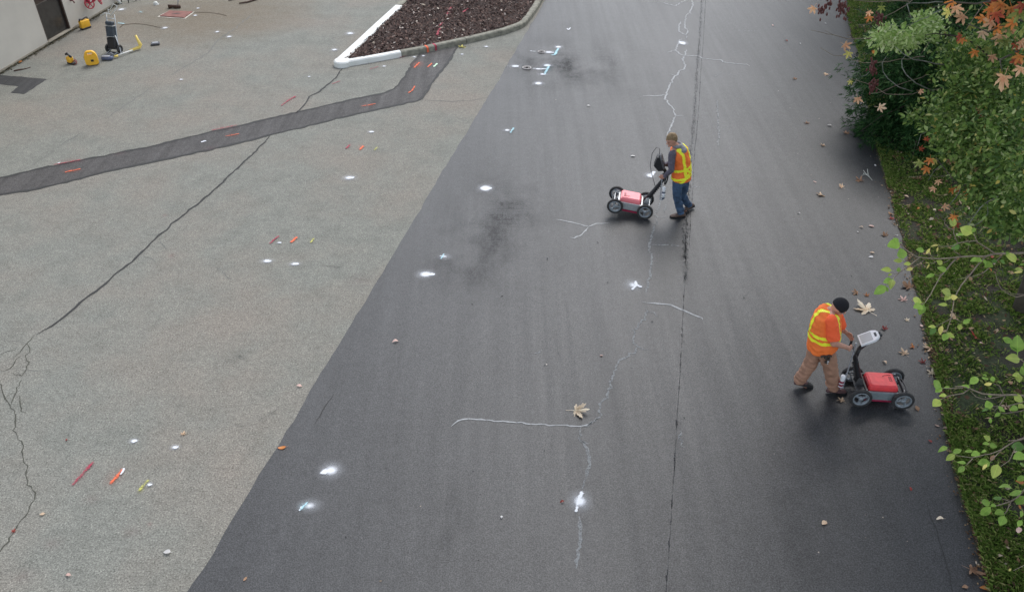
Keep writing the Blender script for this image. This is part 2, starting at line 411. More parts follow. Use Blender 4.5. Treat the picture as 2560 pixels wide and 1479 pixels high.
def blades(name, n, xr, mat, h, wd, parent, y0=4.8, y1=29, xp=1.6, dens=None):
    ys = y0 + (y1 - y0) * rng.random(n) ** 1.25
    rys = np.array([p.y for p in R_][::-1]); rxs = np.array([p.x for p in R_][::-1])
    off = xr[0] + (xr[1] - xr[0]) * rng.random(n) ** xp
    xs = np.interp(ys, rys, rxs) + off
    if dens is not None:
        k = np.array([noise.noise(Vector((x * 1.1, y * 1.1, 3.3))) + .6 * noise.noise(Vector((x * 3.7, y * 3.7, 1))) for x, y in zip(xs, ys)])
        keep = k + dens > rng.random(n) * .7 - .35
        xs, ys, off = xs[keep], ys[keep], off[keep]; n = len(xs)
    z = .02 + .05 * np.clip(off, 0, 1) + .009 * np.clip(off, 0, 6)
    a = rng.random(n) * 2 * pi; hh = h * (.5 + rng.random(n)); lean = .3 + rng.random(n) * .9; la = rng.random(n) * 2 * pi
    w = wd * (.6 + .8 * rng.random(n))
    b0 = np.stack([xs - np.cos(a) * w, ys - np.sin(a) * w, z], 1); b1 = np.stack([xs + np.cos(a) * w, ys + np.sin(a) * w, z], 1)
    mid = np.stack([xs + np.cos(la) * lean * hh * .35, ys + np.sin(la) * lean * hh * .35, z + hh * .7], 1)
    tip = np.stack([xs + np.cos(la) * lean * hh, ys + np.sin(la) * lean * hh, z + hh * (1.05 - .35 * lean)], 1)
    V = np.stack([b0, b1, mid, tip], 1).reshape(-1, 3); i = np.arange(n)[:, None] * 4
    F = np.concatenate([i + [0, 1, 2], i + [2, 1, 3]], 0)
    return bulk(name, V, F, mat, parent, kind='stuff')
M_GRASS = mat_island('grass_blades', [(0, (.06, .11, .02, 1)), (.35, (.12, .20, .035, 1)), (.7, (.20, .29, .06, 1)), (.9, (.30, .34, .10, 1)), (1, (.42, .36, .18, 1))], .6, .25)
blades('grass', 260000, (.03, 5.5), M_GRASS, .06, .005, verge, xp=1.5, dens=.02)

# leaf litter and soil crumbs along the road edge
def chips(name, P, size, mat, parent, flat=.3, lift=.005, aspect=(.35, .9)):
    n = len(P); P = np.asarray(P, float); a = rng.random(n) * 2 * pi; s = size * (.5 + rng.random(n) ** 2 * 1.6)
    asp = aspect[0] + (aspect[1] - aspect[0]) * rng.random(n)
    tl = (rng.random(n) - .5) * 2 * flat; tw = (rng.random(n) - .5) * 2 * flat
    ux = np.stack([np.cos(a), np.sin(a), tl], 1) * s[:, None] * .5; uy = np.stack([-np.sin(a), np.cos(a), tw], 1) * (s * asp)[:, None] * .5
    P = P.copy(); P[:, 2] += lift + rng.random(n) * s * .3
    V = np.stack([P - ux, P + uy * .9 - ux * .2, P + ux, P - uy], 1).reshape(-1, 3)
    F = np.arange(n)[:, None] * 4 + np.array([0, 3, 2, 1]); return bulk(name, V, F, mat, parent, kind='stuff')
M_LITTER = mat_island('dead_leaf_litter', [(0, (.05, .028, .015, 1)), (.4, (.12, .065, .035, 1)), (.7, (.20, .12, .06, 1)), (.9, (.34, .24, .14, 1)), (1, (.5, .42, .32, 1))], .8, .1)
P = []
for i in range(6500):
    y = 5 + 24 * rnd.random() ** 1.3; o = abs(rnd.gauss(0, .10)) + .0 if rnd.random() < .85 else rnd.gauss(-.02, .06)
    P.append((edge_x(y) + o, y, .012 + max(0, o) * .25))
chips('leaf_litter', P, .028, M_LITTER, verge)
P = []
for i in range(5200):
    y = 5 + 22 * rnd.random(); x = edge_x(y) + .2 + 4.5 * rnd.random(); P.append((x, y, verge_z(x, y) + .02))
chips('leaf_litter', P, .055, M_LITTER, verge, .6, .01)
# pale grit and petals scattered on road and lot
M_GRIT = mat_island('pale_grit', [(0, (.20, .16, .12, 1)), (.5, (.36, .31, .25, 1)), (1, (.62, .56, .50, 1))], .8, 0)
P = []
for i in range(80):
    y = 5.5 + 21 * rnd.random(); e = edge_x(y); x = e - abs(rnd.gauss(0, 1.6)) if rnd.random() < .65 else rnd.uniform(-2.5, e); P.append((x, y, .005))
chips('pale_grit', P, .017, M_GRIT, road, .2, .003, (.5, .9))
P = [(rnd.uniform(-12, -1), rnd.uniform(6, 27), .001) for i in range(24)]
P = [p for p in P if p[0] < float(np.interp(p[1], [q.y for q in L_][::-1], [q.x for q in L_][::-1])) - .1]
chips('pale_grit', P, .016, M_GRIT, lot, .2, .003, (.5, .9))

# trench patch, black patch and their tar-sealed edges
up = [(-90, 470), (0, 445), (105, 421), (200, 402), (350, 372), (400, 362), (440, 351), (520, 332), (600, 315), (690, 293), (740, 282), (830, 261), (890, 247), (950, 236), (985, 223), (1008, 197), (1035, 155), (1050, 136)]
lo = [(1143, 117), (1125, 150), (1100, 181), (1075, 214), (1060, 240), (1045, 252), (980, 266), (900, 283), (830, 300), (760, 318), (680, 336), (600, 357), (510, 378), (400, 401), (280, 426), (200, 447), (100, 471), (0, 487), (-90, 508)]
U_ = densify([G(*p) for p in up], .12, .012); W_ = densify([G(*p) for p in lo], .12, .012)
polymesh('asphalt_patch', U_ + W_, .004, M_PATCH, lot, label='long trench patch of brownish asphalt across the pale lot')
for L in (U_, W_):
    bm = BM(); ribbon(bm, L, .07, .008, .45, False); upfaces(bm); build('tar_seal', bm, M_TAR, lot, recalc=False)
bl = [G(*p) for p in [(-60, 183), (0, 188), (60, 193), (118, 199), (88, 218), (60, 236), (44, 234), (26, 232), (46, 217), (20, 214), (0, 211), (-60, 207)]]
polymesh('asphalt_patch', densify(bl, .1, .01), .004, M_BLACKPATCH, lot, label='black angular patch near the building wall')
def lines(name, mat, parent, polys, w, z, step=.07, jit=.012, conv=None, label=None, jw=.4):
    conv = conv or (lambda u, v: (u, v))
    bm = BM()
    for pl in polys: ribbon(bm, densify([G(*conv(*p)) for p in pl], step, jit), w, z, jw)
    upfaces(bm); o = build(name, bm, mat, parent, recalc=False)
    if label: o['label'] = label
    return o
cr = lambda x0, y0, s: (lambda u, v: (x0 + u / s, y0 + v / s))
lines('crack_seal', M_TAR, lot, [[(855, 172), (840, 195), (815, 215), (800, 229), (773, 242), (765, 258), (740, 284)]], .042, .008, .1, .012, label='tar-filled crack from the kerb tip to the trench patch')
lines('crack_seal', M_TAR, lot, [[(675, 340), (665, 352), (600, 415), (530, 480), (522, 488), (450, 545), (395, 590), (330, 655), (285, 688), (250, 720), (215, 745), (175, 780), (130, 815), (93, 836)]], .038, .008, .1, .012, label='long tar-filled crack running down from the trench patch')
lines('crack', M_CRACK, lot, [[(340, 385), (265, 465), (215, 525), (125, 605)], [(265, 465), (295, 525), (250, 580), (285, 665), (245, 740), (215, 785), (130, 755)], [(215, 825), (160, 900), (160, 950), (125, 1020), (105, 1075)], [(150, 950), (80, 970), (50, 1015)], [(200, 590), (145, 650), (100, 710), (0, 745)], [(165, 520), (80, 540), (0, 575)], [(190, 980), (200, 1060), (240, 1170)]], .014, .003, .05, .014, cr(0, 740, 3.934))
lines('crack', M_CRACK, lot, [[(-10, 790), (15, 870), (20, 920), (50, 1010), (100, 1080), (145, 1150), (150, 1260), (165, 1360), (220, 1450), (222, 1575), (265, 1700), (265, 1790), (310, 1870), (350, 1930), (340, 2000), (290, 2070), (280, 2120), (180, 2240), (120, 2340), (90, 2410), (0, 2510), (-60, 2580)]], .014, .003, .05, .014, cr(0, 740, 3.934), 'open crack winding down the near left corner', .6)
lines('crack', M_CRACKFAINT, lot, [[(40, 440), (150, 440), (235, 455)], [(250, 735), (400, 735), (480, 720)], [(-10, 300), (10, 330)]], .011, .003, .06, .01, cr(0, 740, 3.934))
lines('crack', M_CRACKFAINT, lot, [[(1565, 890), (1600, 950), (1665, 1010)], [(1660, 1000), (1590, 1020), (1520, 1035)], [(1265, 1150), (1360, 1142)], [(1560, 855), (1390, 840)], [(2090, 1150), (2180, 1200), (2220, 1260), (2330, 1310)], [(1380, 1075), (1480, 1080), (1540, 1130)], [(530, 0), (500, 50), (420, 100), (330, 160), (200, 235)], [(2000, 535), (2060, 545), (2100, 580)]], .016, .003, .07, .015, cr(0, 370, 3.934))
lines('crack', M_CRACKFAINT, lot, [[(2500, 130), (2300, 290), (2150, 390), (2050, 520), (1850, 640), (1680, 740)], [(1500, 850), (1380, 940), (1280, 1010), (1150, 1090), (1040, 1170)], [(820, 1300), (700, 1370), (560, 1456)]], .03, .003, .12, .02, cr(0, 0, 3.934))
lines('crack', M_CRACKFAINT, lot, [[(1590, 990), (1750, 990), (1950, 1000), (2150, 985), (2280, 960)], [(1950, 1150), (2090, 1200)]], .02, .003, .12, .015, cr(640, 0, 3.934))
# pale healed cracks on the road
c_top = cr(1280, 0, 3.934)
lines('healed_crack', M_PALECRACK, road, [[(1480, 30), (1610, 62), (1700, 10), (1780, 0)], [(1750, -60), (1780, 60), (1740, 130), (1770, 140)], [(1740, 130), (1710, 160), (1700, 270), (1730, 310), (1710, 350), (1640, 310), (1640, 260), (1665, 215)], [(1650, 290), (1700, 290)], [(1710, 350), (1715, 380)], [(1670, 385), (1640, 420), (1605, 495), (1650, 535), (1700, 550), (1715, 490)], [(1605, 495), (1530, 518)], [(1700, 550), (1820, 555), (1900, 580), (2060, 595), (2070, 615), (2200, 630), (2310, 635), (2340, 655)], [(1690, 550), (1680, 600), (1705, 660), (1690, 685), (1640, 700), (1630, 740), (1600, 750), (1560, 830), (1530, 890), (1510, 950), (1525, 1010), (1570, 1050), (1605, 1140), (1690, 1140)], [(1605, 1145), (1580, 1210), (1550, 1270), (1535, 1300), (1520, 1340)], [(1510, 935), (1400, 947), (1290, 945)], [(1610, 745), (1550, 730)], [(1560, 1215), (1535, 1200)]], .036, .008, .06, .014, c_top, 'pale meandering crack down the far half of the road')
lines('healed_crack', M_PALEFAINT, road, [[(2015, 980), (2025, 1150), (2035, 1300), (2025, 1440)], [(2080, 700), (1990, 760)], [(2130, 750), (2160, 720)], [(2080, 80), (2230, 90)], [(2200, 300), (2420, 310)]], .035, .008, .1, .012, c_top)
c_mid = cr(1280, 370, 3.934)
lines('healed_crack', M_PALECRACK, road, [[(430, 705), (600, 735), (755, 775), (830, 745), (960, 742)], [(755, 775), (690, 850), (610, 890), (570, 880)]], .03, .008, .07, .008, c_mid, 'pale forked crack left of the farther survey cart')
lines('healed_crack', M_PALEFAINT, road, [[(1520, 330), (1470, 360), (1460, 530), (1425, 630), (1400, 660), (1440, 690), (1510, 680)], [(1435, 690), (1415, 760), (1370, 745)], [(1415, 760), (1380, 830), (1360, 920), (1345, 1000), (1375, 1080), (1360, 1200), (1340, 1330), (1320, 1430)], [(1365, 950), (1500, 955), (1650, 965)], [(1700, 385), (1830, 385), (1860, 400)], [(1520, 530), (1500, 640)]], .035, .008, .06, .012, c_mid)
c_low = cr(1280, 700, 3.934)
lines('healed_crack', M_PALECRACK, road, [[(1280, 218), (1400, 230), (1560, 245), (1700, 305), (1870, 375), (1875, 395)]], .028, .008, .07, .007, c_low)
lines('healed_crack', M_PALEFAINT, road, [[(1320, 290), (1310, 390), (1240, 450), (1200, 540), (1190, 620), (1240, 655), (1340, 690)], [(1240, 655), (1150, 750), (1050, 790), (1000, 900), (980, 960), (950, 1100), (880, 1200), (860, 1350), (700, 1440)], [(1320, 310), (1400, 320), (1430, 360)], [(200, 740), (290, 690)], [(1700, 1650), (1640, 1560), (1660, 1480)]], .035, .008, .05, .02, c_low)
lines('healed_crack', M_PALECRACK, road, [[(1128, 1066), (1145, 1052), (1170, 1047), (1280, 1055), (1340, 1061), (1450, 1066), (1475, 1060), (1495, 1045)]], .024, .008, .06, .007, None, 'pale crack branch under the large tan maple leaf')
lines('healed_crack', M_PALEFAINT, road, [[(1452, 1068), (1447, 1095), (1467, 1120), (1475, 1160), (1465, 1195), (1455, 1222)], [(1450, 1100), (1470, 1110)], [(1447, 1290), (1452, 1350), (1440, 1420)]], .04, .008, .05, .012)
lines('crack', M_TAR, road, [[(835, 985), (820, 1005), (800, 1040), (785, 1062)], [(2317, 1250), (2325, 1290), (2340, 1320), (2360, 1390), (2375, 1440), (2385, 1490)]], .014, .007, .08, .006)

# centre joint: rough dark seam with pale specks
def fade_strip(name, pts, w, z, mat, parent, fades, label=None):
    bm = BM(); lay = bm.verts.layers.float.new('fade'); prev = None
    for i, p in enumerate(pts):
        fv = float(np.interp(p.y, [f[0] for f in fades], [f[1] for f in fades])); row = []
        for o, k in ((-1, 0), (-.6, 1), (.6, 1), (1, 0)):
            v = bm.verts.new((p.x + o * w / 2, p.y, z)); v[lay] = k * fv; row.append(v)
        if prev:
            for j in range(3): bm.faces.new((prev[j], prev[j + 1], row[j + 1], row[j]))
        prev = row
    upfaces(bm); o = build(name, bm, mat, parent, recalc=False)
    if label: o['label'] = label
    return o
jt = [(1757, -40), (1754, 0), (1748, 109), (1743, 165), (1740, 216), (1737, 267), (1732, 330), (1727, 370), (1722, 470), (1716, 545), (1714, 620), (1712, 700), (1709, 760), (1705, 850), (1699, 950), (1692, 1060), (1688, 1130), (1680, 1260), (1672, 1380), (1665, 1479), (1655, 1600)]
J = densify([G(*p) for p in jt], .1, .006)
M_SEAM = mat_seam('rough_joint_dark', (.016, .017, .020, 1), .44, .60)
M_SEAMP = mat_seam('rough_joint_pale', (.15, .155, .165, 1), .60, .66)
fade_strip('paving_joint', J, .11, .008, M_SEAM, road, [(5, .0), (11.3, .0), (12, .35), (14, .5), (15.5, .3), (30, .25)], 'rough dark paving joint along the middle of the road')
fade_strip('paving_joint', [p + Vector((.02, 0, 0)) for p in J], .10, .012, M_SEAMP, road, [(5, 0), (13, .15), (16, .7), (30, .8)])
M_HAIRL = simple('joint_line', (.022, .023, .026, 1), .8, .3, 30); M_HAIRL = mat_broken('joint_line_broken', (.02, .021, .024, 1), .40, .60, .75, 9)
lines('paving_joint', M_HAIRL, road, [jt], .010, .007, .12, .004)
lines('paving_joint', M_HAIRL, road, [[(x + 10, y) for x, y in jt[:11]]], .014, .007, .12, .004)

# ------------------------------------------------------------------ spray marks and scuffs (flat paint on the asphalt)
def mark(parent, mat, cores=(), halos=(), z=.016, label=None, name='paint_mark', cell=None, rag=False):
    """cores: (x0,y0,x1,y1,width px) in photograph px -> ground; halos: (cx,cy,rx,ry,strength)"""
    cg = [(G(a, b), G(c, d), w / 2 / (CAM_F / ((G(a, b) - CAMP).dot(Vector((0, _c, -_s)))))) for a, b, c, d, w in cores]
    hg = []
    for cx, cy, rx, ry, st in halos:
        p = G(cx, cy); sx = (G(cx + 1, cy) - p).x; sy = abs((G(cx, cy - 1) - p).y); hg.append((p, rx * sx, ry * sy, st))
    xs = [q.x + s * w * 1.6 for a, b, w in cg for q in (a, b) for s in (-1, 1)] + [p.x + s * rx for p, rx, ry, st in hg for s in (-1, 1)]
    ys = [q.y + s * w * 1.6 for a, b, w in cg for q in (a, b) for s in (-1, 1)] + [p.y + s * ry for p, rx, ry, st in hg for s in (-1, 1)]
    x0, x1, y0, y1 = min(xs), max(xs), min(ys), max(ys)
    cell = cell or max(.008, min(x1 - x0, y1 - y0) / 22)
    cell *= .8; nx, ny = min(80, int((x1 - x0) / cell) + 2), min(80, int((y1 - y0) / cell) + 2)
    bm = BM(); lay = bm.verts.layers.float.new('fade'); gv = []
    for j in range(ny + 1):
        row = []
        for i in range(nx + 1):
            p = Vector((x0 + (x1 - x0) * i / nx, y0 + (y1 - y0) * j / ny, 0)); f = 0
            for a, b, w in cg:
                ab = b - a; tt = max(0, min(1, (p - a).dot(ab) / max(1e-9, ab.length_squared))); d = (p - a - ab * tt).length * (1 + .55 * noise.noise(Vector((p.x * 14, p.y * 14, 9))))
                f = max(f, max(0, min(1, (1.5 - d / w) / .95)) * 1.1)
            if f: f *= .50 + .65 * abs(noise.noise(Vector((p.x * 23, p.y * 23, len(cg))))) + .35 * noise.noise(Vector((p.x * 60, p.y * 60, 2)))
            for c, rx, ry, st in hg:
                d = math.hypot((p.x - c.x) / rx, (p.y - c.y) / ry)
                if d < 1: f = max(f, st * (1 - d) ** 1.7)
            if rag: f *= max(0, .55 + 1.5 * noise.noise(Vector((p.x * 1.7, p.y * .9, 7))) + .8 * noise.noise(Vector((p.x * 5, p.y * 3, 1))))
            if i in (0, nx) or j in (0, ny): f = 0
            v = bm.verts.new((p.x, p.y, z)); v[lay] = f; row.append(v)
        gv.append(row)
    for j in range(ny):
        for i in range(nx):
            q = (gv[j][i], gv[j][i + 1], gv[j + 1][i + 1], gv[j + 1][i])
            if max(v[lay] for v in q) > 0: bm.faces.new(q)
    bmesh.ops.delete(bm, geom=[v for v in bm.verts if not v.link_faces], context='VERTS')
    o = build(name, bm, mat, parent, recalc=False)
    if label: o['label'] = label
    return o
W = M_WHITE
mark(road, W, [(809, 1181, 818, 1179, 15)], [(828, 1177, 46, 32, .75)], label='white spray dot with halo, lower left of road')
mark(road, W, [(750, 1276, 754, 1268, 5)], [(774, 1265, 46, 26, .62)], label='bluish white spray smear nearest the road edge')
mark(road, M_CYAN, [(752, 1275, 768, 1258, 5)], [(760, 1266, 22, 14, .5)], z=.020)
mark(road, W, [(1454, 1233, 1444, 1260, 9), (1444, 1260, 1441, 1278, 6)], [(1450, 1254, 42, 38, .75)], label='long bright white spray streak on the road')
mark(road, W, [(1589, 706, 1590, 714, 7), (1590, 714, 1582, 724, 6), (1590, 712, 1600, 718, 7)], [(1582, 714, 34, 22, .62)], label='white spray blot beside the centre crack')
mark(road, W, [(1074, 687, 1080, 687, 11)], [(1064, 687, 36, 17, .85)])
mark(road, W, [(1104, 646, 1109, 638, 3), (1100, 641, 1112, 642, 3)], [(1112, 643, 28, 13, .5)])
mark(road, M_CYAN, [(1103, 648, 1110, 637, 3)], z=.020)
mark(road, W, [(1206, 472, 1226, 472, 9)], [(1214, 472, 30, 15, 1.0)])
mark(road, W, [(1266, 327, 1272, 327, 3)], [(1268, 327, 16, 6, .8)])
mark(road, M_CYAN, [(1276, 333, 1284, 322, 5)], z=.020)
mark(road, W, [(1342, 210, 1350, 210, 4)], [(1346, 210, 22, 8, .9)])
mark(road, W, [(1392, 119, 1400, 119, 3), (1366, 132, 1384, 133, 4), (1326, 129, 1338, 130, 3)], [(1396, 119, 18, 7, .8), (1372, 132, 24, 6, .8)])
mark(road, M_CYAN, [(1395, 124, 1386, 139, 7), (1380, 139, 1388, 139, 5)], z=.020, label='cyan angled stroke by the farther valve cover')
mark(road, W, [(1362, 165, 1376, 165, 4), (1334, 173, 1366, 174, 4), (1354, 187, 1362, 187, 4), (1282, 167, 1296, 167, 4)], [(1368, 165, 22, 8, .8), (1358, 187, 20, 5, .8), (1288, 167, 22, 7, .8), (1348, 174, 28, 7, .6)])
mark(road, M_CYAN, [(1372, 168, 1362, 186, 6)], [(1368, 172, 16, 12, .5)], z=.020, label='cyan angled stroke by the nearer valve cover')
mark(road, W, [(1700, 106, 1710, 112, 7)], [(1706, 109, 20, 9, 1.0)], label='white spray blot on the far centre crack')
mark(road, W, [(1634, 432, 1627, 443, 9)], [(1624, 440, 22, 12, .8)], label='white spray dot behind the farther survey cart')
mark(road, W, [(1418, 73, 1421, 76, 3), (1421, 76, 1426, 71, 3)])
for x, y, rx in ((337, 1103, 18), (440, 1119, 18), (670, 654, 24), (739, 661, 22), (875, 446, 26), (930, 331, 14), (395, 11, 8), (305, 25, 16), (414, 71, 14), (545, 81, 10), (575, 93, 12), (877, 85, 18), (838, 126, 14), (775, 193, 7), (962, 167, 9), (1060, 141, 8), (1038, 144, 8), (1157, 137, 8), (1218, 118, 10), (700, 608, 10), (376, 1212, 14), (490, 40, 9), (497, 22, 8), (455, 200, 9)):
    k = rx / 22
    mark(lot, W, [(x - 3 * k, y + (3 * k if y > 1000 else 0), x + 5 * k, y, 8 * k if y > 300 else 5 * k)], [(x - 2, y, rx * 1.1, rx * (.62 if y > 1000 else .42), .75)])
mark(lot, M_RED, [(184, 1211, 232, 1158, 8)], [(200, 1185, 40, 40, .12)], label='dark red paint line, near left of the lot')
mark(lot, M_ORANGE, [(279, 1208, 305, 1177, 9)], [(286, 1195, 36, 34, .16)], label='orange paint line with a white tip, near left of the lot')
mark(lot, W, [(304, 1186, 311, 1174, 6)], z=.020)
mark(lot, M_YELLOW, [(350, 1225, 369, 1203, 8)], [(353, 1227, 14, 12, .5)], label='yellow green paint dash, near left of the lot')
mark(lot, M_RED, [(676, 609, 696, 592, 5)], label='crimson dash of the middle row of paint marks')
mark(lot, M_ORANGE, [(729, 606, 741, 595, 7)], [(735, 600, 14, 12, .2)], label='orange dash of the middle row of paint marks')
mark(lot, M_YELLOW, [(777, 607, 784, 598, 5)], [(780, 600, 12, 10, .3)])
mark(lot, M_RED, [(866, 372, 874, 364, 5)], [(874, 364, 12, 8, .3)])
mark(lot, M_ORANGE, [(900, 375, 907, 367, 6)], [(903, 368, 14, 9, .35)])
mark(lot, M_YELLOW, [(937, 376, 943, 370, 4)], [(941, 370, 10, 6, .4)])
mark(lot, M_ORANGE, [(166, 431, 200, 424, 4)], [(180, 428, 34, 8, .3)])
mark(lot, M_RED, [(136, 413, 200, 401, 4)], [(180, 404, 40, 9, .35)])
mark(lot, W, [(146, 409, 151, 408, 3)], z=.020)
mark(lot, M_ORANGE, [(565, 342, 597, 336, 3)], [(580, 339, 24, 6, .3)])
mark(lot, M_RED, [(530, 327, 592, 314, 3)], [(560, 320, 50, 8, .25)])
mark(lot, W, [(506, 356, 512, 354, 6)])
mark(lot, M_ORANGE, [(905, 267, 938, 261, 3)], [(920, 264, 22, 6, .3)])
mark(lot, M_ORANGE, [(1022, 233, 1030, 228, 4), (1030, 228, 1037, 217, 4)])
mark(lot, M_ORANGE, [(1036, 170, 1048, 158, 5)], [(1045, 162, 22, 12, .4)])
mark(lot, M_ORANGE, [(1070, 169, 1079, 160, 4)])
mark(lot, M_GREENW, [(1085, 168, 1092, 161, 5)])
mark(lot, M_RED, [(926, 174, 946, 168, 3)])
mark(lot, M_RED, [(831, 211, 850, 204, 3)])
mark(lot, M_RED, [(704, 265, 720, 253, 4), (720, 253, 738, 243, 5)], [(720, 252, 24, 14, .2)], label='bright red paint line left of the upper tar crack')
mark(lot, M_CYAN, [(297, 59, 310, 61, 4)], [(302, 60, 18, 5, .5)], z=.020)
mark(lot, M_CYAN, [(350, 30, 356, 33, 2)], [(352, 31, 12, 5, .4)])
mark(lot, M_RED, [(1000, 145, 1022, 139, 3)])
for x, y, rx, ry in ((130, 1360, 46, 30), (412, 540, 8, 6), (375, 1311, 10, 8), (430, 640, 10, 8), (525, 372, 30, 10), (300, 385, 24, 10), (60, 1440, 40, 30), (330, 1330, 40, 24), (230, 1250, 40, 22), (900, 700, 60, 24)):
    mark(lot, M_RED, [], [(x, y, rx, ry, .10 if rx > 12 else .4)], name='paint_residue')
mark(lot, M_GREY, [(792, 663, 822, 665, 1.5), (822, 665, 850, 669, 2.5)], [(826, 666, 34, 7, .5)], label='dark rubber scuff in the middle of the lot', name='scuff')
mark(lot, M_GREY, [], [(575, 903, 26, 10, .6), (600, 892, 26, 10, .8), (628, 881, 24, 8, .5)], name='scuff')
mark(lot, M_GREY, [(645, 1053, 700, 1021, 1.5)], [(680, 1033, 20, 10, .4), (655, 1048, 18, 9, .4)], name='scuff'); mark(lot, M_GREY, [], [(592, 1062, 14, 6, .8), (606, 1066, 14, 6, .7)], name='scuff')
mark(lot, M_GREY, [], [(636, 1118, 9, 14, .6), (624, 1133, 9, 16, .5), (612, 1147, 10, 12, .5)], name='scuff')
for x, y, rx, ry, s in ((1250, 540, 170, 190, .8), (1160, 640, 150, 110, .6), (1430, 165, 230, 100, .8), (1290, 480, 60, 60, .34), (1235, 560, 70, 60, .36), (1200, 620, 50, 40, .25), (1180, 680, 50, 20, .25), (1430, 170, 110, 44, .38), (1330, 150, 70, 30, .4), (1440, 60, 40, 20, .3), (1320, 215, 30, 14, .3), (1560, 545, 90, 16, .35), (1700, 620, 20, 90, .3), (1980, 1300, 60, 260, .35), (2150, 1150, 60, 300, .35), (1130, 1300, 90, 200, .3)):  # dark worn stains and one flat dark patch under the farther cart
    mark(road, M_STAINPATCH, [], [(x, y, rx * 1.2, ry * 1.2, min(1, s * 1.5))], z=.010, name='dark_blotch', rag=True)
for i in range(30):
    x, y = rnd.uniform(700, 2200), rnd.uniform(420, 1440)
    if x < 700 + (1479 - y) * .6 - 100: continue
    mark(road, M_DOT, [(x, y, x + rnd.uniform(-3, 4), y + rnd.uniform(-3, 4), rnd.uniform(1.6, 3.4))], name='dark_blotch')
for y in (655, 690, 740, 768, 820, 836, 885, 908, 968, 1052, 1056, 1134, 1147, 1156, 1168, 1252, 1258, 1300, 1346, 1354, 1440):
    x = float(np.interp(y, [p[1] for p in jt], [p[0] for p in jt])); h = rnd.uniform(3, 13)
    mark(road, M_DOT, [(x + rnd.uniform(-3, 1), y, x - 1, y + h, rnd.uniform(2, 4.5))], name='dark_blotch', z=.02)
for y in (560, 575, 590, 606, 622, 640, 690):
    x = float(np.interp(y, [p[1] for p in jt], [p[0] for p in jt])) - 8
    for dx in (0, 10):
        if rnd.random() < .8: mark(road, M_DOT, [(x + dx + rnd.uniform(-2, 2), y + rnd.uniform(-3, 3), x + dx + rnd.uniform(0, 4), y + rnd.uniform(3, 8), rnd.uniform(2.5, 5))], [(x + dx, y + 3, 9, 8, .4)], name='tyre_print', z=.02)

# ------------------------------------------------------------------ kerb, planting bed and bark mulch
t = NT('white_kerb_paint'); co = t.coord(); n1 = t.noise(co, 5, 6, .7); n2 = t.noise(co, 1.3, 3, .6)
c_ = t.mix(t.ramp(n1, [(.60, g(0)), (.66, g(1))]), t.ramp(n2, [(.3, (.66, .66, .61, 1)), (.7, (.80, .81, .78, 1))]), (.40, .39, .34, 1))
t.link(c_, t.b.inputs['Base Color']); t.b.inputs['Roughness'].default_value = .65; t.bump(n1, .4, .01); M_KERBW = t.m
M_KERBG = simple('weathered_kerb_concrete', (.23, .22, .175, 1), .9, .35, 7, bump=.5)
def offset(pts, d):
    out = []
    for i, p in enumerate(pts):
        a = pts[max(0, i - 1)]; b = pts[min(len(pts) - 1, i + 1)]; t_ = (b - a).normalized()
        out.append(p + Vector((-t_.y, t_.x, 0)) * d)
    return out
def kerb_piece(pts, mat, parent, label=None, w=.20, h=.15):
    bm = BM(); prof = [(0, -.02), (.008, h - .03), (.035, h), (w - .03, h), (w, h - .03), (w, -.02)]; rows = []
    for i, p in enumerate(pts):
        a = pts[max(0, i - 1)]; b = pts[min(len(pts) - 1, i + 1)]; t_ = (b - a).normalized(); nr = Vector((-t_.y, t_.x, 0))
        rows.append([bm.verts.new(p + nr * (x + rnd.gauss(0, .002)) + Vector((0, 0, z))) for x, z in prof])
    for a, b in zip(rows, rows[1:]):
        for j in range(len(prof) - 1): bm.faces.new((a[j], b[j], b[j + 1], a[j + 1]))
    bm.faces.new(rows[0]); bm.faces.new(rows[-1][::-1])
    o = build('kerb_stone', bm, mat, parent)
    if label: o['label'] = label
kerb = empty('kerb', (0, 0, 0), kind='structure')
kr_px = [(845, 171), (925, 158), (1005, 143), (1070, 131), (1130, 118), (1185, 106), (1230, 95), (1262, 87), (1283, 80), (1302, 73), (1316, 65), (1332, 45), (1348, 20), (1366, -12), (1395, -60), (1440, -130)]
kr = densify([G(*p) for p in kr_px], .22, 0)
joints = [0, 4, 8]                      # white run first, then grey stones
def kerb_run(pts, groups):
    i = 0
    for n_, mt, lb in groups:
        seg = pts[i:i + n_ + 1]
        if len(seg) < 2: break
        s = [q.copy() for q in seg]
        d = (s[1] - s[0]).normalized(); s[0] = s[0] + d * .006; d = (s[-1] - s[-2]).normalized(); s[-1] = s[-1] - d * .006
        kerb_piece(s, mt, kerb, lb); i += n_
nwh = min(range(len(kr)), key=lambda i: (kr[i] - G(1005, 143)).length)
kerb_run(kr, [(nwh, M_KERBW, 'white painted kerb stone on the near side')] + [(4, M_KERBG, None)] * 20)
kl = [G(*p) for p in [(836, 163), (862, 140), (900, 105), (945, 63), (988, 24)]]
tip_l = offset(kl, -.0)
kerb_piece([p for p in densify(kl, .5, 0)][::-1], M_KERBW, kerb, 'white painted kerb stone on the building side', .27)
kerb_piece([p for p in densify([G(989, 23), G(1012, 0), G(1060, -52), G(1110, -110)], .5, 0)][::-1], M_KERBG, kerb, None, .22)
bm = BM()                                # rounded nose joining the two arms
a0 = kr[0]; cA = G(838, 170) + Vector((.17, .20, 0))
for q in (0,):
    R2 = []
    for z, r in ((-.02, .235), (.122, .23), (.152, .20)):
        R2.append([bm.verts.new((cA.x + r * cos(k * pi / 12), cA.y + r * sin(k * pi / 12), z)) for k in range(24)])
    for a, b in zip(R2, R2[1:]):
        for k in range(24): bm.faces.new((a[k], a[(k + 1) % 24], b[(k + 1) % 24], b[k]))
    bm.faces.new(R2[-1]); bm.faces.new(R2[0][::-1])
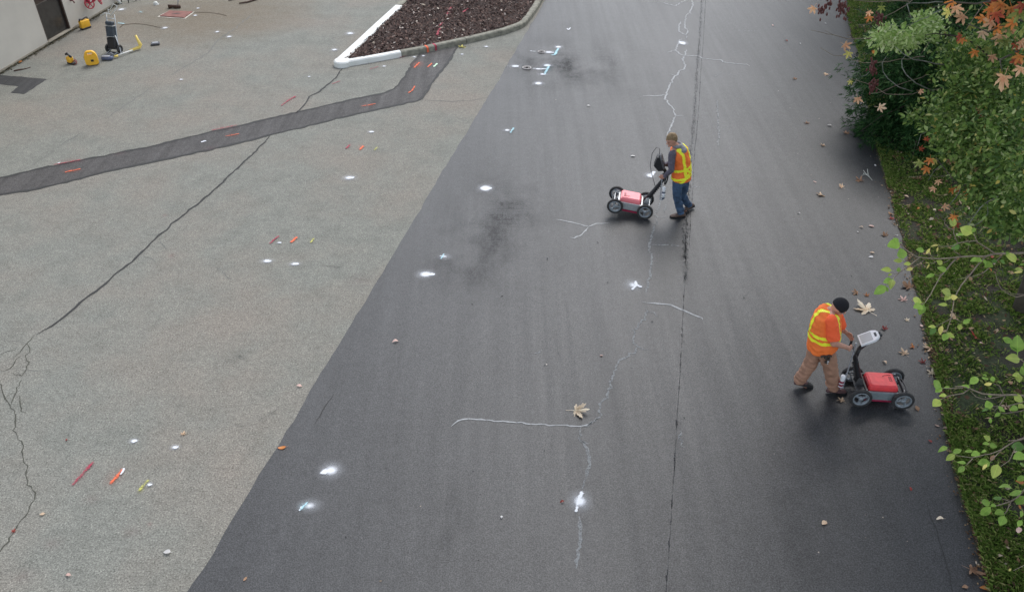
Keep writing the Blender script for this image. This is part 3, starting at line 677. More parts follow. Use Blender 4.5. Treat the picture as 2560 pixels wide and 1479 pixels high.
build('kerb_stone', bm, M_KERBW, kerb, label='rounded white kerb nose')
inner_r = offset(kr, .17); inner_l = [p + Vector((.25, .0, 0)) for p in densify([G(836, 163), G(988, 24), G(1110, -110)], .5, 0)]
bedpoly = [p for p in inner_r[1:]] + [p for p in inner_l[::-1][:-1]]
M_BED = simple('dark_bed_soil', (.055, .035, .028, 1), .95, .4, 14, bump=1)
bm = BM(); f = bm.faces.new([bm.verts.new((p.x, p.y, .115)) for p in bedpoly]); bmesh.ops.triangulate(bm, faces=[f], ngon_method='EAR_CLIP'); upfaces(bm)
bed = build('planting_bed', bm, M_BED, recalc=False, kind='structure')
def inside(x, y, poly):
    c = False; n = len(poly)
    for i in range(n):
        a, b = poly[i], poly[i - 1]
        if (a.y > y) != (b.y > y) and x < (b.x - a.x) * (y - a.y) / (b.y - a.y) + a.x: c = not c
    return c
P = []
while len(P) < 26000:
    x, y = rnd.uniform(-4.9, 1.6), rnd.uniform(21.4, 31)
    if inside(x, y, bedpoly): P.append((x, y, .115 + .03 * noise.noise(Vector((x, y, 0)) * 2) + .01))
M_BARK = mat_island('bark_mulch', [(0, (.022, .013, .011, 1)), (.4, (.055, .032, .026, 1)), (.75, (.11, .066, .052, 1)), (.95, (.19, .125, .10, 1)), (1, (.55, .48, .42, 1))], .85, 0)
chips('bark_mulch', P, .055, M_BARK, bed, .7, .005, (.25, .7))
P = [p for p in P if rnd.random() < .004]
chips('pale_petals', P, .07, M_GRIT, bed, .3, .03, (.5, .9))
mark(bed, mat_spray('faded_red_paint', (.30, .03, .05, 1)), [(1093, 100, 1100, 84, 5), (1100, 76, 1106, 70, 4), (1118, 48, 1128, 30, 4), (1158, 42, 1170, 34, 4)], [(1098, 92, 12, 20, .3), (1122, 40, 16, 14, .2)], z=.15)
for px, mt in ((1063, M_ORANGE), (1093, M_RED)):      # paint strokes over the kerb face and top
    p = min(kr, key=lambda q: abs((q - G(px, 130)).x)); i = kr.index(p); q = kr[i + 1]; t_ = (q - p).normalized(); nr = Vector((-t_.y, t_.x, 0))
    bm = BM(); lay = bm.verts.layers.float.new('fade'); rows = []
    for x, z in ((-.006, 0), (.003, .122), (.032, .154), (.172, .154)):
        row = []
        for k in (-1, -.4, .4, 1):
            v = bm.verts.new(p + t_ * k * .045 + nr * x + Vector((0, 0, z))); v[lay] = .95 if abs(k) < 1 else 0; row.append(v)
        rows.append(row)
    for a, b in zip(rows, rows[1:]):
        for j in range(3): bm.faces.new((a[j], a[j + 1], b[j + 1], b[j]))
    build('paint_mark', bm, mt, kerb)

# ------------------------------------------------------------------ building
M_STUCCO = simple('cream_stucco', (.50, .47, .41, 1), .9, .07, 1.2, bump=.1)
M_FOUND = simple('stained_plinth', (.30, .27, .21, 1), .9, .25, 3, bump=.2)
M_DOOR = simple('dark_bronze_door', (.045, .030, .024, 1), .32, .15, 4, bump=.03)
M_DOORP = simple('door_sheen_and_handle', (.055, .052, .048, 1), .25, .2, 6, metal=.3, bump=.03)  # grey of a reflection on the lower door; the handle shares it
wa, wb = G(0, 182), G(292, 9); wdir = (wb - wa); wdir.z = 0; wdir.normalize(); wn_ = Vector((wdir.y, -wdir.x, 0))
bld = empty('building', wa, math.atan2(wdir.y, wdir.x), label='cream stucco building with a dark door at the top left corner', cat='building')
def on_wall(px, py, off=0.0):     # distance along the wall and height of a bearing
    r = ray(px, py); base = wa + wn_ * off; tt = (base - CAMP).dot(wn_) / r.dot(wn_); p = CAMP + r * tt
    return (p - wa).dot(wdir), p.z
LEN = (wb - wa).length
dl0, dz0 = on_wall(119.5, 104); dl1, dz1 = on_wall(178, 74); dz = (dz0 + dz1) / 2
bm = BM(); T = .3      # local: x along the wall, -y faces the lot
zc = 5.2; dh = 2.15
box(bm, ((-9 + dl0) / 2, T / 2, zc / 2), (dl0 + 9, T, zc)); box(bm, ((dl1 + LEN) / 2, T / 2, zc / 2), (LEN - dl1, T, zc))
box(bm, ((dl0 + dl1) / 2, T / 2, (zc + dz + dh) / 2), (dl1 - dl0, T, zc - dz - dh)); box(bm, ((dl0 + dl1) / 2, T / 2, dz / 2), (dl1 - dl0, T, dz))
build('wall', bm, M_STUCCO, bld)
bm = BM(); box(bm, (LEN - .15, T + 4, zc / 2), (.3, 8, zc)); build('wall', bm, M_STUCCO, bld)
bm = BM(); box(bm, ((LEN - 9) / 2, -.012, .03), (LEN + 9, .02, .06)); build('plinth', bm, M_FOUND, bld)
bm = BM(); box(bm, ((LEN - 9) / 2, 4.3, zc + .1), (LEN + 9.6, 9.4, .2)); build('roof', bm, M_FOUND, bld)
dw = dl1 - dl0
bm = BM(); box(bm, ((dl0 + dl1) / 2, .10, dz + dh / 2), (dw - .1, .05, dh), .004)
door = build('door', bm, M_DOOR, bld)
bm = BM(); box(bm, ((dl0 + dl1) / 2, .072, dz + .52), (dw - .14, .006, .98), .002); build('sheen_panel', bm, M_DOORP, door)  # added panel that carries the painted reflection on the lower door
bm = BM(); tube(bm, [(dl1 - .14, .07, dz + 1.0), (dl1 - .14, .02, dz + 1.0), (dl1 - .24, .02, dz + 1.0)], .012); build('handle', bm, M_DOORP, door, True)
bm = BM()
for x in (dl0 + .025, dl1 - .025): box(bm, (x, .08, dz + dh / 2), (.05, .14, dh))
box(bm, ((dl0 + dl1) / 2, .08, dz + dh - .025), (dw - .1, .14, .05)); split(build('door_frame', bm, M_DOOR, bld))
bm = BM(); box(bm, ((dl0 + dl1) / 2, .02, dz + .006), (dw + .02, .16, .02), .004); build('threshold', bm, M_FOUND, bld)
# red valve fitting with two hand wheels
M_VRED = simple('crimson_enamel', (.36, .012, .035, 1), .35, .2, 8, bump=.05)
M_CHROME = simple('dull_silver', (.55, .55, .54, 1), .35, .12, 12, metal=.8, bump=.05)
def wall_thing(px, py, off):
    l, z = on_wall(px, py, off); return wa + wdir * l + wn_ * off + Vector((0, 0, z))
valve = empty('fire_valve', wall_thing(232, 5, .2), math.atan2(wdir.y, wdir.x), label='crimson valve fitting with two hand wheels on the cream wall', cat='valve')
bm = BM(); tube(bm, [(-.2, 0, .06), (.22, 0, .06)], .065, 14); tube(bm, [(0, .2, .06), (0, 0, .06)], .07, 14); ball(bm, (0, 0, .08), .1)
tube(bm, [(0, 0, .06), (0, 0, .30)], .05, 12); build('pipe_body', bm, M_VRED, valve, True)
for sx, r in ((-.24, .14), (.26, .17)):
    bm = BM(); nS = 5; c0 = Vector((sx, -.04, .02))
    Mw = Matrix.Translation(c0) @ Matrix.Rotation(radians(70), 4, 'X') @ Matrix.Rotation(radians(25 if sx > 0 else -25), 4, 'Y')
    tube(bm, [Mw @ Vector((r * cos(a * pi / 12), r * sin(a * pi / 12), 0)) for a in range(25)], .018, 8)
    for k in range(nS): tube(bm, [Mw @ Vector((0, 0, .02)), Mw @ Vector((r * cos(2 * pi * k / nS), r * sin(2 * pi * k / nS), 0))], .014, 6)
    ball(bm, Mw @ Vector((0, 0, .02)), .03, 1); build('hand_wheel', bm, M_VRED, valve, True)
bm = BM(); box(bm, (-.19, -.075, .08), (.10, .012, .035), .003); build('tag', bm, M_CHROME, valve)
# small spigot
sp = empty('hose_spigot', wall_thing(180, 2, .06), math.atan2(wdir.y, wdir.x), label='small reddish spigot on the wall beside the dark door', cat='spigot')
M_COPPER = simple('dull_copper', (.20, .10, .09, 1), .5, .3, 20, metal=.4)
bm = BM(); tube(bm, [(0, .06, 0), (0, -.03, 0), (0, -.06, -.07)], .022); tube(bm, [(-.05, -.01, .05), (.05, -.01, .05)], .014); tube(bm, [(0, -.01, 0), (0, -.01, .05)], .012); build('tap_body', bm, M_COPPER, sp, True)
# pale downpipe at the wall corner
bm = BM(); q = wall_thing(296, 9, .07); q.z = 0
tube(bm, [q + Vector((0, 0, .0)) + wn_ * .08, q + Vector((0, 0, .12)), q + Vector((0, 0, 4.9))], .05, 12)
M_PIPE = simple('pale_pipe', (.62, .62, .58, 1), .5, .08, 4)
props(build('downpipe', bm, M_PIPE, None, True), 'pale round downpipe at the end of the cream wall', 'pipe')
# weeds / dirt along the wall foot
P = []
for i in range(2600):
    l = rnd.uniform(-1, LEN); q = wa + wdir * l + wn_ * abs(rnd.gauss(0, .07)); P.append((q.x, q.y, .003))
M_DIRT = mat_island('wall_foot_dirt', [(0, (.03, .028, .016, 1)), (.6, (.06, .055, .03, 1)), (1, (.14, .11, .07, 1))], .9, 0)
chips('dirt', P, .035, M_DIRT, lot, .4, .002)

# ------------------------------------------------------------------ tools by the building
M_YEL = simple('yellow_plastic', (.86, .46, .03, 1), .45, .06, 10, bump=.05)
M_YEL2 = simple('pale_yellow_plastic', (.90, .66, .16, 1), .45, .06, 10, bump=.05)
M_BLK = simple('black_plastic', (.018, .018, .02, 1), .45, .2, 30, bump=.08)
M_RUB = simple('tyre_rubber', (.034, .033, .032, 1), .85, .5, 25, bump=.2)
M_GRY = simple('grey_plastic', (.30, .31, .33, 1), .5, .15, 20, bump=.05)
M_SILV = simple('brushed_aluminium', (.50, .52, .52, 1), .38, .12, 25, metal=.55, bump=.05)
M_WHT = simple('white_plastic', (.78, .79, .80, 1), .4, .05, 10, bump=.03)
def at(px, py, z=0.0): return G(px, py, z)
# 1 yellow transmitter by the wall
o = empty('transmitter_box', at(215, 72), radians(60), label='yellow transmitter box with black carry handle standing at the wall foot', cat='tool case')
bm = BM(); box(bm, (0, 0, .15), (.30, .13, .22), .02, seg=2); build('case', bm, M_YEL, o, True)
bm = BM(); box(bm, (0, 0, .03), (.31, .14, .06), .015); build('base', bm, M_BLK, o)
bm = BM(); tube(bm, [(-.14, 0, .24), (-.12, 0, .31), (-.04, 0, .285), (.04, 0, .30), (.12, 0, .32), (.15, 0, .25)], .022); build('handle', bm, M_BLK, o, True)
# 2 upright yellow transmitter with handle opening
def transmitter(loc, rz, **k):
    o = empty('transmitter_box', loc, rz, **k); bm = BM()
    out = [(-.15, 0), (.15, 0), (.165, .06), (.165, .22), (.13, .32), (.07, .37), (-.06, .375), (-.12, .34), (-.16, .24), (-.165, .06)]
    hole = [(-.06, .27), (.06, .27), (.075, .30), (.05, .335), (-.04, .335), (-.075, .30)]
    n = 30
    def samp(poly, n):
        c = Vector((0, .19 if poly is out else .30)); pts = []
        for i in range(n):
            a = 2 * pi * i / n; d = Vector((cos(a), sin(a))); best = .05
            for p, q in zip(poly, poly[1:] + poly[:1]):
                p, q = Vector(p) - Vector((0, .30)), Vector(q) - Vector((0, .30)); e = q - p; den = d.x * e.y - d.y * e.x
                if abs(den) > 1e-9:
                    t1 = (p.x * e.y - p.y * e.x) / den; s1 = (p.x * d.y - p.y * d.x) / den
                    if t1 > 0 and 0 <= s1 <= 1: best = t1
            pts.append((d.x * best, d.y * best + .30))
        return pts
    A, B = samp(out, n), samp(hole, n); R = []
    for y, P_ in ((-.05, A), (.05, A), (.05, B), (-.05, B)): R.append([bm.verts.new((x, y, z + .02)) for x, z in P_])
    for a, b in zip(R, R[1:] + R[:1]):
        for k_ in range(n): bm.faces.new((a[k_], a[(k_ + 1) % n], b[(k_ + 1) % n], b[k_]))
    build('case', bm, M_YEL, o)
    bm = BM(); box(bm, (0, .07, .12), (.32, .05, .24), .02); box(bm, (-.15, .03, .2), (.04, .11, .12), .012); build('back_cover', bm, M_BLK, o)
    bm = BM(); box(bm, (.02, -.054, .14), (.07, .01, .06), .004); build('control_panel', bm, M_BLK, o)
    return o
transmitter(at(233, 163), radians(20), label='upright yellow transmitter with a round handle opening, in the middle of the tools', cat='tool case')
# 3 small yellow box with coiled leads
o = empty('lead_box', at(182, 160), radians(-25), label='small yellow box spilling coiled leads, leftmost of the tools', cat='tool case')
bm = BM(); box(bm, (-.06, 0, .11), (.16, .13, .17), .03, seg=2); build('case', bm, M_YEL, o, True)
bm = BM(); box(bm, (-.02, 0, .025), (.24, .14, .05), .015); tube(bm, [(-.16, 0, .24), (-.10, 0, .28), (.02, 0, .18)], .03); build('base', bm, M_BLK, o, True)
bm = BM()
for k in range(3): tube(bm, [(.10 + .07 * cos(a * .5 + k), .02 * k + .05 * sin(a * .5), .06 + .05 * sin(a * .5 + k * .7) + .01 * k) for a in range(14)], .008, 6)
build('lead', bm, simple('brick_red_cable', (.22, .07, .06, 1), .6, .2, 10), o, True)
# 4 hand truck with strapped dark box
ht = empty('hand_truck', at(287, 132), radians(-12), label='silver hand truck carrying strapped black equipment beside the yellow tools', cat='hand truck')
bm = BM()
for s in (-1, 1): tube(bm, [(s * .15, -.22, .03), (s * .15, .02, .06), (s * .145, .16, .60), (s * .14, .30, 1.12)], .014)
for z, y in ((.1, .04), (.45, .12), (.75, .20), (1.0, .27)): tube(bm, [(-.15, y, z), (.15, y, z)], .012)
tube(bm, [(-.15, -.22, .03), (.15, -.22, .03)], .014); build('frame', bm, M_SILV, ht, True)
bm = BM(); tube(bm, [(.0, .30, 1.12), (-.16, .28, 1.16), (-.28, .2, 1.08)], .016); tube(bm, [(-.05, .30, 1.14), (-.07, .36, 1.26), (.0, .38, 1.2)], .013); tube(bm, [(.02, .26, 1.08), (.16, .42, 1.26), (.2, .46, 1.34), (.06, .50, 1.38), (-.04, .42, 1.24)], .013); build('handle', bm, M_PIPE, ht, True)
for s in (-1, 1):
    bm = BM(); Mw = Matrix.Translation((s * .20, .02, .13)) @ Matrix.Rotation(pi / 2, 4, 'Y')
    lathe(bm, [(.05, -.03), (.11, -.035), (.13, -.02), (.13, .02), (.11, .035), (.05, .03)], 24, Mw, True); w = build('wheel', bm, M_RUB, ht, True)
    bm = BM(); lathe(bm, [(.001, -.02), (.055, -.02), (.055, .02), (.001, .02)], 16, Mw); build('hub', bm, M_GRY, w, True)
bm = BM(); Mt = Matrix.Rotation(radians(-14), 4, 'X'); box(bm, (0, -.04, .30), (.27, .18, .34), .02, Mt); build('battery_box', bm, M_BLK, ht)
M_DBL = simple('dark_blue_grey_case', (.045, .058, .075, 1), .3, .3, 12, bump=.05)
bm = BM(); box(bm, (0, -.05, .66), (.26, .16, .34), .02, Mt); box(bm, (0, -.06, .90), (.24, .14, .11), .02, Mt); build('control_unit', bm, M_DBL, ht)
bm = BM()
for z in (.50, .82): box(bm, (0, -.05, z), (.285, .19, .014), .003, Mt)
split(build('strap', bm, M_SILV, ht))
bm = BM(); box(bm, (0, -.12, .03), (.28, .22, .012), .003); build('toe_plate', bm, M_BLK, ht)
bm = BM(); tube(bm, [(.15, .05, .55), (.22, .0, .2), (.26, -.05, .05), (.30, -.12, .02), (.36, -.06, .03), (.30, 0, .04), (.26, -.05, .05)], .013); build('kickstand', bm, M_SILV, ht, True)
ht.scale = (.9, .9, .88)
# 5 pipe locator lying on the ground
loc = empty('pipe_locator', at(268, 150), 0, label='pipe locator with yellow grip and white shaft lying on the lot', cat='locator')
q0, q1, q2 = at(290, 146) - loc.location, at(333, 131) - loc.location, at(351, 124) - loc.location
bm = BM(); tube(bm, [q0 + Vector((0, 0, .06)), q1 + Vector((0, 0, .06))], .02, 10); build('shaft', bm, M_PIPE, loc, True)
bm = BM(); box(bm, (.02, .0, .055), (.30, .15, .09), .03, Matrix.Rotation(radians(5), 4, 'Z'), 2); build('sensor_head', bm, simple('slate_blue_plastic', (.10, .12, .19, 1), .4, .2, 20), loc, True)
bm = BM(); box(bm, (-.01, .0, .106), (.22, .12, .02), .008, Matrix.Rotation(radians(5), 4, 'Z')); tube(bm, [(-.05, .1, .1), (.1, .12, .16), (.18, .06, .14)], .014); build('sensor_cover', bm, M_GRY, loc, True)
bm = BM(); tube(bm, [q0 + Vector((-.03, 0, .05)), q0 + Vector((.06, .03, .06))], .03, 8); tube(bm, [q1 + Vector((-.06, -.03, .06)), q2 + Vector((0, 0, .07)), q2 + Vector((.03, .02, .13)), q2 + Vector((-.03, .05, .28)), q2 + Vector((-.06, .08, .38))], [.028, .045, .05, .035, .028], 10); split(build('grip', bm, M_YEL2, loc, True))
# 6 small black device
o = empty('flat_device', at(389, 112), radians(18), label='small flat black device lying right of the locator', cat='device')
bm = BM(); box(bm, (0, 0, .03), (.24, .2, .05), .012); build('case', bm, simple('charcoal_case', (.05, .05, .055, 1), .5, .3, 30), o)
bm = BM(); box(bm, (.0, .02, .058), (.15, .1, .01), .003); build('display', bm, M_GRY, o)
# 7 rusty red plate with white paint outline
cs = [(424, 29), (482, 31), (461, 46), (400, 42)]; cq = [G(*p) for p in cs]
pl = polymesh('access_plate', cq, .03, simple('rusty_red_steel', (.20, .075, .055, 1), .75, .3, 5), None, label='flat rusty red steel plate outlined in pale paint', cat='plate')
bm = BM(); f = [bm.verts.new(Vector((p.x, p.y, .03))) for p in cq]; b_ = [bm.verts.new(Vector((p.x, p.y, 0))) for p in cq]
for i in range(4): bm.faces.new((f[i], f[i - 1], b_[i - 1], b_[i]))
build('rim', bm, simple('rusty_red_steel', (.2, .07, .05, 1)), pl)
bm = BM(); cen = sum(cq, Vector()) / 4
o_ = [cen + (p - cen) * 1.09 for p in cq]; ribbon(bm, densify(o_ + [o_[0]], .2, .01), .06, .006, .5, False); upfaces(bm)
build('paint_mark', bm, simple('worn_white_line', (.5, .47, .40, 1), .9, .25, 12), lot, recalc=False, label='pale outline around the rusty plate')
bm = BM(); ribbon(bm, densify([G(429, 38), G(452, 37)], .1, .01), .10, .034, .5); upfaces(bm); build('plate_slot', bm, M_TAR, pl, recalc=False)
# 8 brown coupling beside the plate
o = empty('pipe_fitting', at(436, 21), radians(5), label='rusty brown pipe fitting with a bent rod above the red plate', cat='pipe fitting')
bm = BM(); tube(bm, [(-.18, 0, .05), (-.05, .03, .06), (.05, 0, .05), (.2, 0, .05)], [.07, .045, .06, .05], 10); build('body', bm, simple('rusty_iron', (.07, .035, .022, 1), .7, .3, 20), o, True)
bm = BM(); tube(bm, [(.12, 0, .06), (.16, .06, .25), (.26, .08, .36)], .014, 8); build('rod', bm, M_GRY, o, True)
# white cap, stick, cables
o = empty('white_cap', at(390, 12), 0, label='small white plastic cap on the lot near the wall corner', cat='cap')
bm = BM(); lathe(bm, [(.001, .10), (.05, .09), (.075, .05), (.08, .01), (.09, 0), (.001, 0)], 16); build('dome', bm, M_PIPE, o, True)
M_STICK = simple('brown_stick', (.07, .035, .025, 1), .8, .3, 15)
for pts, lb in (([(598, 11), (618, 8), (640, 1), (660, -8)], 'reddish brown stick at the top edge of the lot'), ([(572, 3), (584, 0), (596, -6)], 'short dark stick left of the longer brown stick')):
    bm = BM(); tube(bm, [G(*p) + Vector((0, 0, .03)) for p in pts], [.02, .025, .03, .03][:len(pts)], 7); props(build('stick', bm, M_STICK, None, True), lb, 'stick')
bm = BM(); tube(bm, [G(*p) + Vector((0, 0, .012)) for p in [(35, 179), (48, 176), (60, 174), (78, 169)]], [.02, .024, .012, .006], 6); props(build('stick', bm, M_STICK, None, True), 'thin twig lying beside the black patch', 'stick')
M_CAB = simple('grey_brown_cable', (.20, .155, .11, 1), .7, .2, 20)
for pts, lb in (([(300, 70), (308, 63), (335, 60), (365, 62), (395, 69), (414, 71)], 'thin brown cable arching right from the hand truck'), ([(484, 32), (520, 32), (550, 36), (566, 40)], 'thin cable trailing right from the rusty plate')):
    bm = BM(); tube(bm, densify([G(*p) + Vector((0, 0, .012)) for p in pts], .15, .005), .007, 6); props(build('cable', bm, M_CAB, None, True), lb, 'cable')
# black wheeled base with pale tray at the wall corner
o = empty('cable_reel', at(322, 4), radians(20), label='low frame with pale rim standing at the end of the wall', cat='frame')
bm = BM(); tube(bm, [(.20 * cos(a * pi / 10), .14 * sin(a * pi / 10), .12) for a in range(21)], .018, 6); build('rim', bm, M_PIPE, o, True)
bm = BM()
for a in (0, 1, 2, 3): tube(bm, [(.2 * cos(a * pi / 2), .14 * sin(a * pi / 2), .12), (.22 * cos(a * pi / 2), .16 * sin(a * pi / 2), 0)], .014, 6)
box(bm, (.3, .02, .12), (.22, .05, .04), .01); split(build('leg_frame', bm, M_BLK, o, True))

# valve covers in the road
def valve_cover(px, py, r, label):
    o = empty('valve_cover', at(px, py, .014), 0, label=label, cat='valve cover', group='valve covers in the road')
    bm = BM(); lathe(bm, [(r * .78, 0), (r * .80, .016), (r * .95, .016), (r, 0)], 32); build('ring', bm, simple('pale_iron_ring', (.42, .39, .37, 1), .6, .2, 20), o, True)
    bm = BM(); lathe(bm, [(.001, .010), (r * .5, .010), (r * .52, .006), (r * .76, .006), (r * .77, .001)], 32); build('lid', bm, simple('dark_iron_lid', (.07, .065, .062, 1), .6, .3, 30), o, True)
    bm = BM(); lathe(bm, [(r * .40, .011), (r * .42, .013), (r * .48, .013), (r * .5, .011)], 24); build('lid_ring', bm, simple('pale_iron_ring', (.3, .28, .27, 1)), o, True)
valve_cover(1354, 130, .105, 'farther round valve cover between blue spray marks')
valve_cover(1317, 170, .125, 'nearer round valve cover left of the blue spray marks')

# ================================================================== SURVEY CARTS
M_CRED = simple('red_box_plastic', (.78, .06, .065, 1), .42, .14, 9, bump=.04, spec=.5)
M_CSHEEN = simple('glossy_red_sky_sheen', (.85, .21, .23, 1), .20, .06, 6, bump=.03, spec=.9)  # same red as the nearer box, paled by sky reflection put into the colour
M_SKID = simple('dark_red_skid', (.35, .015, .06, 1), .5, .15, 10)
M_CHAS = simple('grey_side_panel', (.26, .30, .31, 1), .42, .12, 20, metal=.3, bump=.05)
M_CHASD = simple('dark_chassis', (.075, .075, .075, 1), .5, .2, 20, metal=.2)
M_SCREEN = simple('grey_lcd', (.42, .42, .41, 1), .15, .05, 8, bump=0, spec=.6)
M_RIM = simple('grey_wheel_rim', (.27, .30, .32, 1), .4, .15, 20, metal=.35)
def wheel(parent, x, y, z, side):
    R, w = .155, .055
    Mw = Matrix.Translation((x, y, z)) @ Matrix.Rotation(pi / 2, 4, 'X')
    bm = BM(); lathe(bm, [(.112, -w * .35), (.135, -w * .5), (.150, -w * .42), (R, -w * .2), (R, w * .2), (.150, w * .42), (.135, w * .5), (.112, w * .35)], 40, Mw, True)
    ty = build('wheel', bm, M_RUB, parent, True)
    bm = BM(); lathe(bm, [(.092, -.016), (.100, -.022), (.114, -.024), (.114, .024), (.100, .022), (.092, .016)], 36, Mw, True)
    lathe(bm, [(.001, -.030), (.028, -.028), (.034, -.015), (.034, .015), (.028, .028), (.001, .030)], 20, Mw)
    for k in range(3):
        a = 2 * pi * k / 3 + .5 + x; pts = []
        for d, hw in ((.025, .020), (.06, .013), (.098, .024)):
            ca, sa = cos(a), sin(a); pts.append([(d * ca - hw * sa, d * sa + hw * ca), (d * ca + hw * sa, d * sa - hw * ca)])
        for (p0, p1), (q0_, q1_) in zip(pts, pts[1:]):
            V = [[bm.verts.new(Mw @ Vector((*p, zz))) for p in (p0, p1, q1_, q0_)] for zz in (-.014, .014)]
            bm.faces.new(V[0]); bm.faces.new(V[1][::-1])
            for i in range(4): bm.faces.new((V[0][i], V[0][i - 1], V[1][i - 1], V[1][i]))
    build('rim', bm, M_RIM, ty, True)
def text_mesh(name, body, size, M, mat, parent, depth=.0015, shear=0):
    cu = bpy.data.curves.new(name, 'FONT'); cu.body = body; cu.size = size; cu.extrude = depth; cu.align_x = 'CENTER'; cu.align_y = 'CENTER'; cu.shear = shear
    to = bpy.data.objects.new('tmp', cu); C.objects.link(to); dg = bpy.context.evaluated_depsgraph_get()
    me = bpy.data.meshes.new_from_object(to.evaluated_get(dg)); bpy.data.objects.remove(to)
    me.transform(M); me.name = name; me.materials.clear(); me.materials.append(mat)
    o = bpy.data.objects.new(name, me); C.objects.link(o); o.parent = parent; return o
def cart(loc, rz, pitch, boxm, frontm, tilt, mast, tab_c, white_tab, **k):
    """x forward; origin on the ground below the rear axle"""
    root = empty('survey_cart', loc, 0, **k)
    root.rotation_euler = Matrix.Rotation(rz, 3, 'Z').to_4x4().to_3x3().__matmul__(Matrix.Rotation(-pitch, 3, 'Y')).to_euler()
    WB, TR, R = .585, .25, .155
    for x in (0, WB):
        for s in (-1, 1): wheel(root, x, s * TR, R, s)
    bm = BM()
    for x in (0, WB): tube(bm, [(x, -TR, R), (x, TR, R)], .012, 8)
    split(build('axle', bm, M_CHASD, root, True))
    for s in (-1, 1):
        bm = BM(); box(bm, (WB / 2, s * .195, .165), (.50, .018, .13), .006); box(bm, (WB / 2, s * .192, .238), (.70, .03, .014), .004); box(bm, (WB / 2 + .10, s * .206, .165), (.008, .006, .13), .001)
        build('side_panel', bm, M_CHAS if s < 0 else frontm, root)
    bm = BM(); box(bm, (-.05, 0, .236), (.035, .40, .016), .004); box(bm, (.085, 0, .236), (.03, .40, .016), .004); box(bm, (.535, 0, .236), (.03, .40, .014), .004); box(bm, (.62, 0, .20), (.02, .36, .06), .006); split(build('deck_frame', bm, frontm, root))
    bm = BM(); box(bm, (.30, 0, .14), (.46, .34, .14), .01); box(bm, (.015, 0, .20), (.11, .33, .06), .01); build('chassis_tray', bm, M_CHASD, root)
    bm = BM(); box(bm, (.30, 0, .052), (.40, .34, .045), .012); build('skid_plate', bm, M_SKID, root)
    # antenna box lid: tapered, bevelled, handle slot at the rear
    bm = BM(); n = 1
    prof = [(.200, .165, .215, .0), (.200, .165, .265, .0), (.192, .158, .30, .0), (.168, .135, .325, .0)]
    vs = box(bm, (0, 0, 0), (1, 1, 1)); bm.clear()
    rings = []
    for hx, hy, z, q in prof:
        row = []
        for cx, cy in ((-1, -1), (1, -1), (1, 1), (-1, 1)):
            for a in range(4):
                an = math.atan2(cy, cx) - pi / 4 + a * pi / 6; rr = .022
                row.append(bm.verts.new((.315 + cx * (hx - rr) + rr * cos(an), cy * (hy - rr) + rr * sin(an), z)))
        rings.append(row)
    m_ = len(rings[0])
    for a, b in zip(rings, rings[1:]):
        for i in range(m_): bm.faces.new((a[i], a[(i + 1) % m_], b[(i + 1) % m_], b[i]))
    bm.faces.new(rings[-1]); bm.faces.new(rings[0][::-1])
    ab = build('antenna_box', bm, boxm, root)
    bm = BM(); box(bm, (.128, 0, .286), (.016, .17, .026), .006); box(bm, (.112, 0, .262), (.012, .20, .05), .004); build('handle_slot', bm, simple('deep_red_recess', (.28, .012, .018, 1), .5), ab)
    bm = BM(); tube(bm, [(.335, .055, .326), (.365, .078, .3265), (.42, .088, .327), (.46, .088, .326)], .005, 6); build('moulded_ridge', bm, simple('deep_red_recess', (.28, .012, .018, 1), .5), ab, True)
    text_mesh('lettering', 'GSSI', .055, Matrix.Translation((.435, -.0, .3262)) @ Matrix.Rotation(radians(90), 4, 'Z'), simple('dark_red_print', (.12, .01, .015, 1), .5), ab, .001, .3)
    # front bumper and bolts
    bm = BM(); tube(bm, [(.60, -.17, .22), (.655, -.12, .225), (.665, 0, .225), (.655, .12, .225), (.60, .17, .22)], .012); build('bumper', bm, M_BLK, root, True)
    bm = BM()
    for p in ((.60, -.16, .245), (.60, .12, .245), (.60, .15, .245), (.61, -.13, .245), (-.05, .15, .25), (.085, -.17, .25), (-.02, -.05, .262)): ball(bm, p, .010, 1)
    build('bolt', bm, M_CHROME, root, True, kind='stuff')
    # hinge bracket and mast
    bm = BM()
    for s in (-1, 1):
        V = [(-.06, .23), (.07, .23), (.03, .34), (-.03, .37)]
        A = [bm.verts.new((x, s * .052, z)) for x, z in V]; B = [bm.verts.new((x, s * .062, z)) for x, z in V]
        bm.faces.new(A); bm.faces.new(B[::-1])
        for i in range(4): bm.faces.new((A[i], A[i - 1], B[i - 1], B[i]))
    split(build('mast_bracket', bm, frontm, root))
    m0, m1, m2 = [Vector(p) for p in mast]
    bm = BM(); d = (m1 - m0).normalized(); u = Vector((0, 1, 0)); v = d.cross(u)
    loft(bm, [(m0, u, v, .046, .05), (m0.lerp(m1, .3), u, v, .04, .04), (m0.lerp(m1, .7), u, v, .034, .034), (m1, u, v, .032, .034), (m1.lerp(m2, .5), u, v, .026, .026), (m2, u, v, .03, .03)], 16, 3)
    for i in range(8):
        p = m0.lerp(m1, .25 + i * .08) - v * .042 * (1 if v.x > 0 else -1); ball(bm, p, .017, 1)
    mo = build('mast', bm, M_BLK, root, True)
    # handlebar
    bm = BM(); hb = m1 + (m2 - m1) * .35; h_ = [hb + Vector((-.02, -.17, -.02)), hb + Vector((-.01, 0, 0)), hb + Vector((-.02, .17, 0))]
    tube(bm, h_, .013, 8)
    for s in (1,):
        c = hb + Vector((-.04, s * .20, .05)); tube(bm, [c + Vector((.02 * cos(a * pi / 9), .035 * cos(a * pi / 9), .10 * sin(a * pi / 9))) for a in range(19)], .013, 8)
    build('handlebar', bm, M_BLK, root, True)
    # tablet: x axis up its face, tilt from horizontal
    Mt = Matrix.Translation(tab_c) @ Matrix.Rotation(-tilt, 4, 'Y')
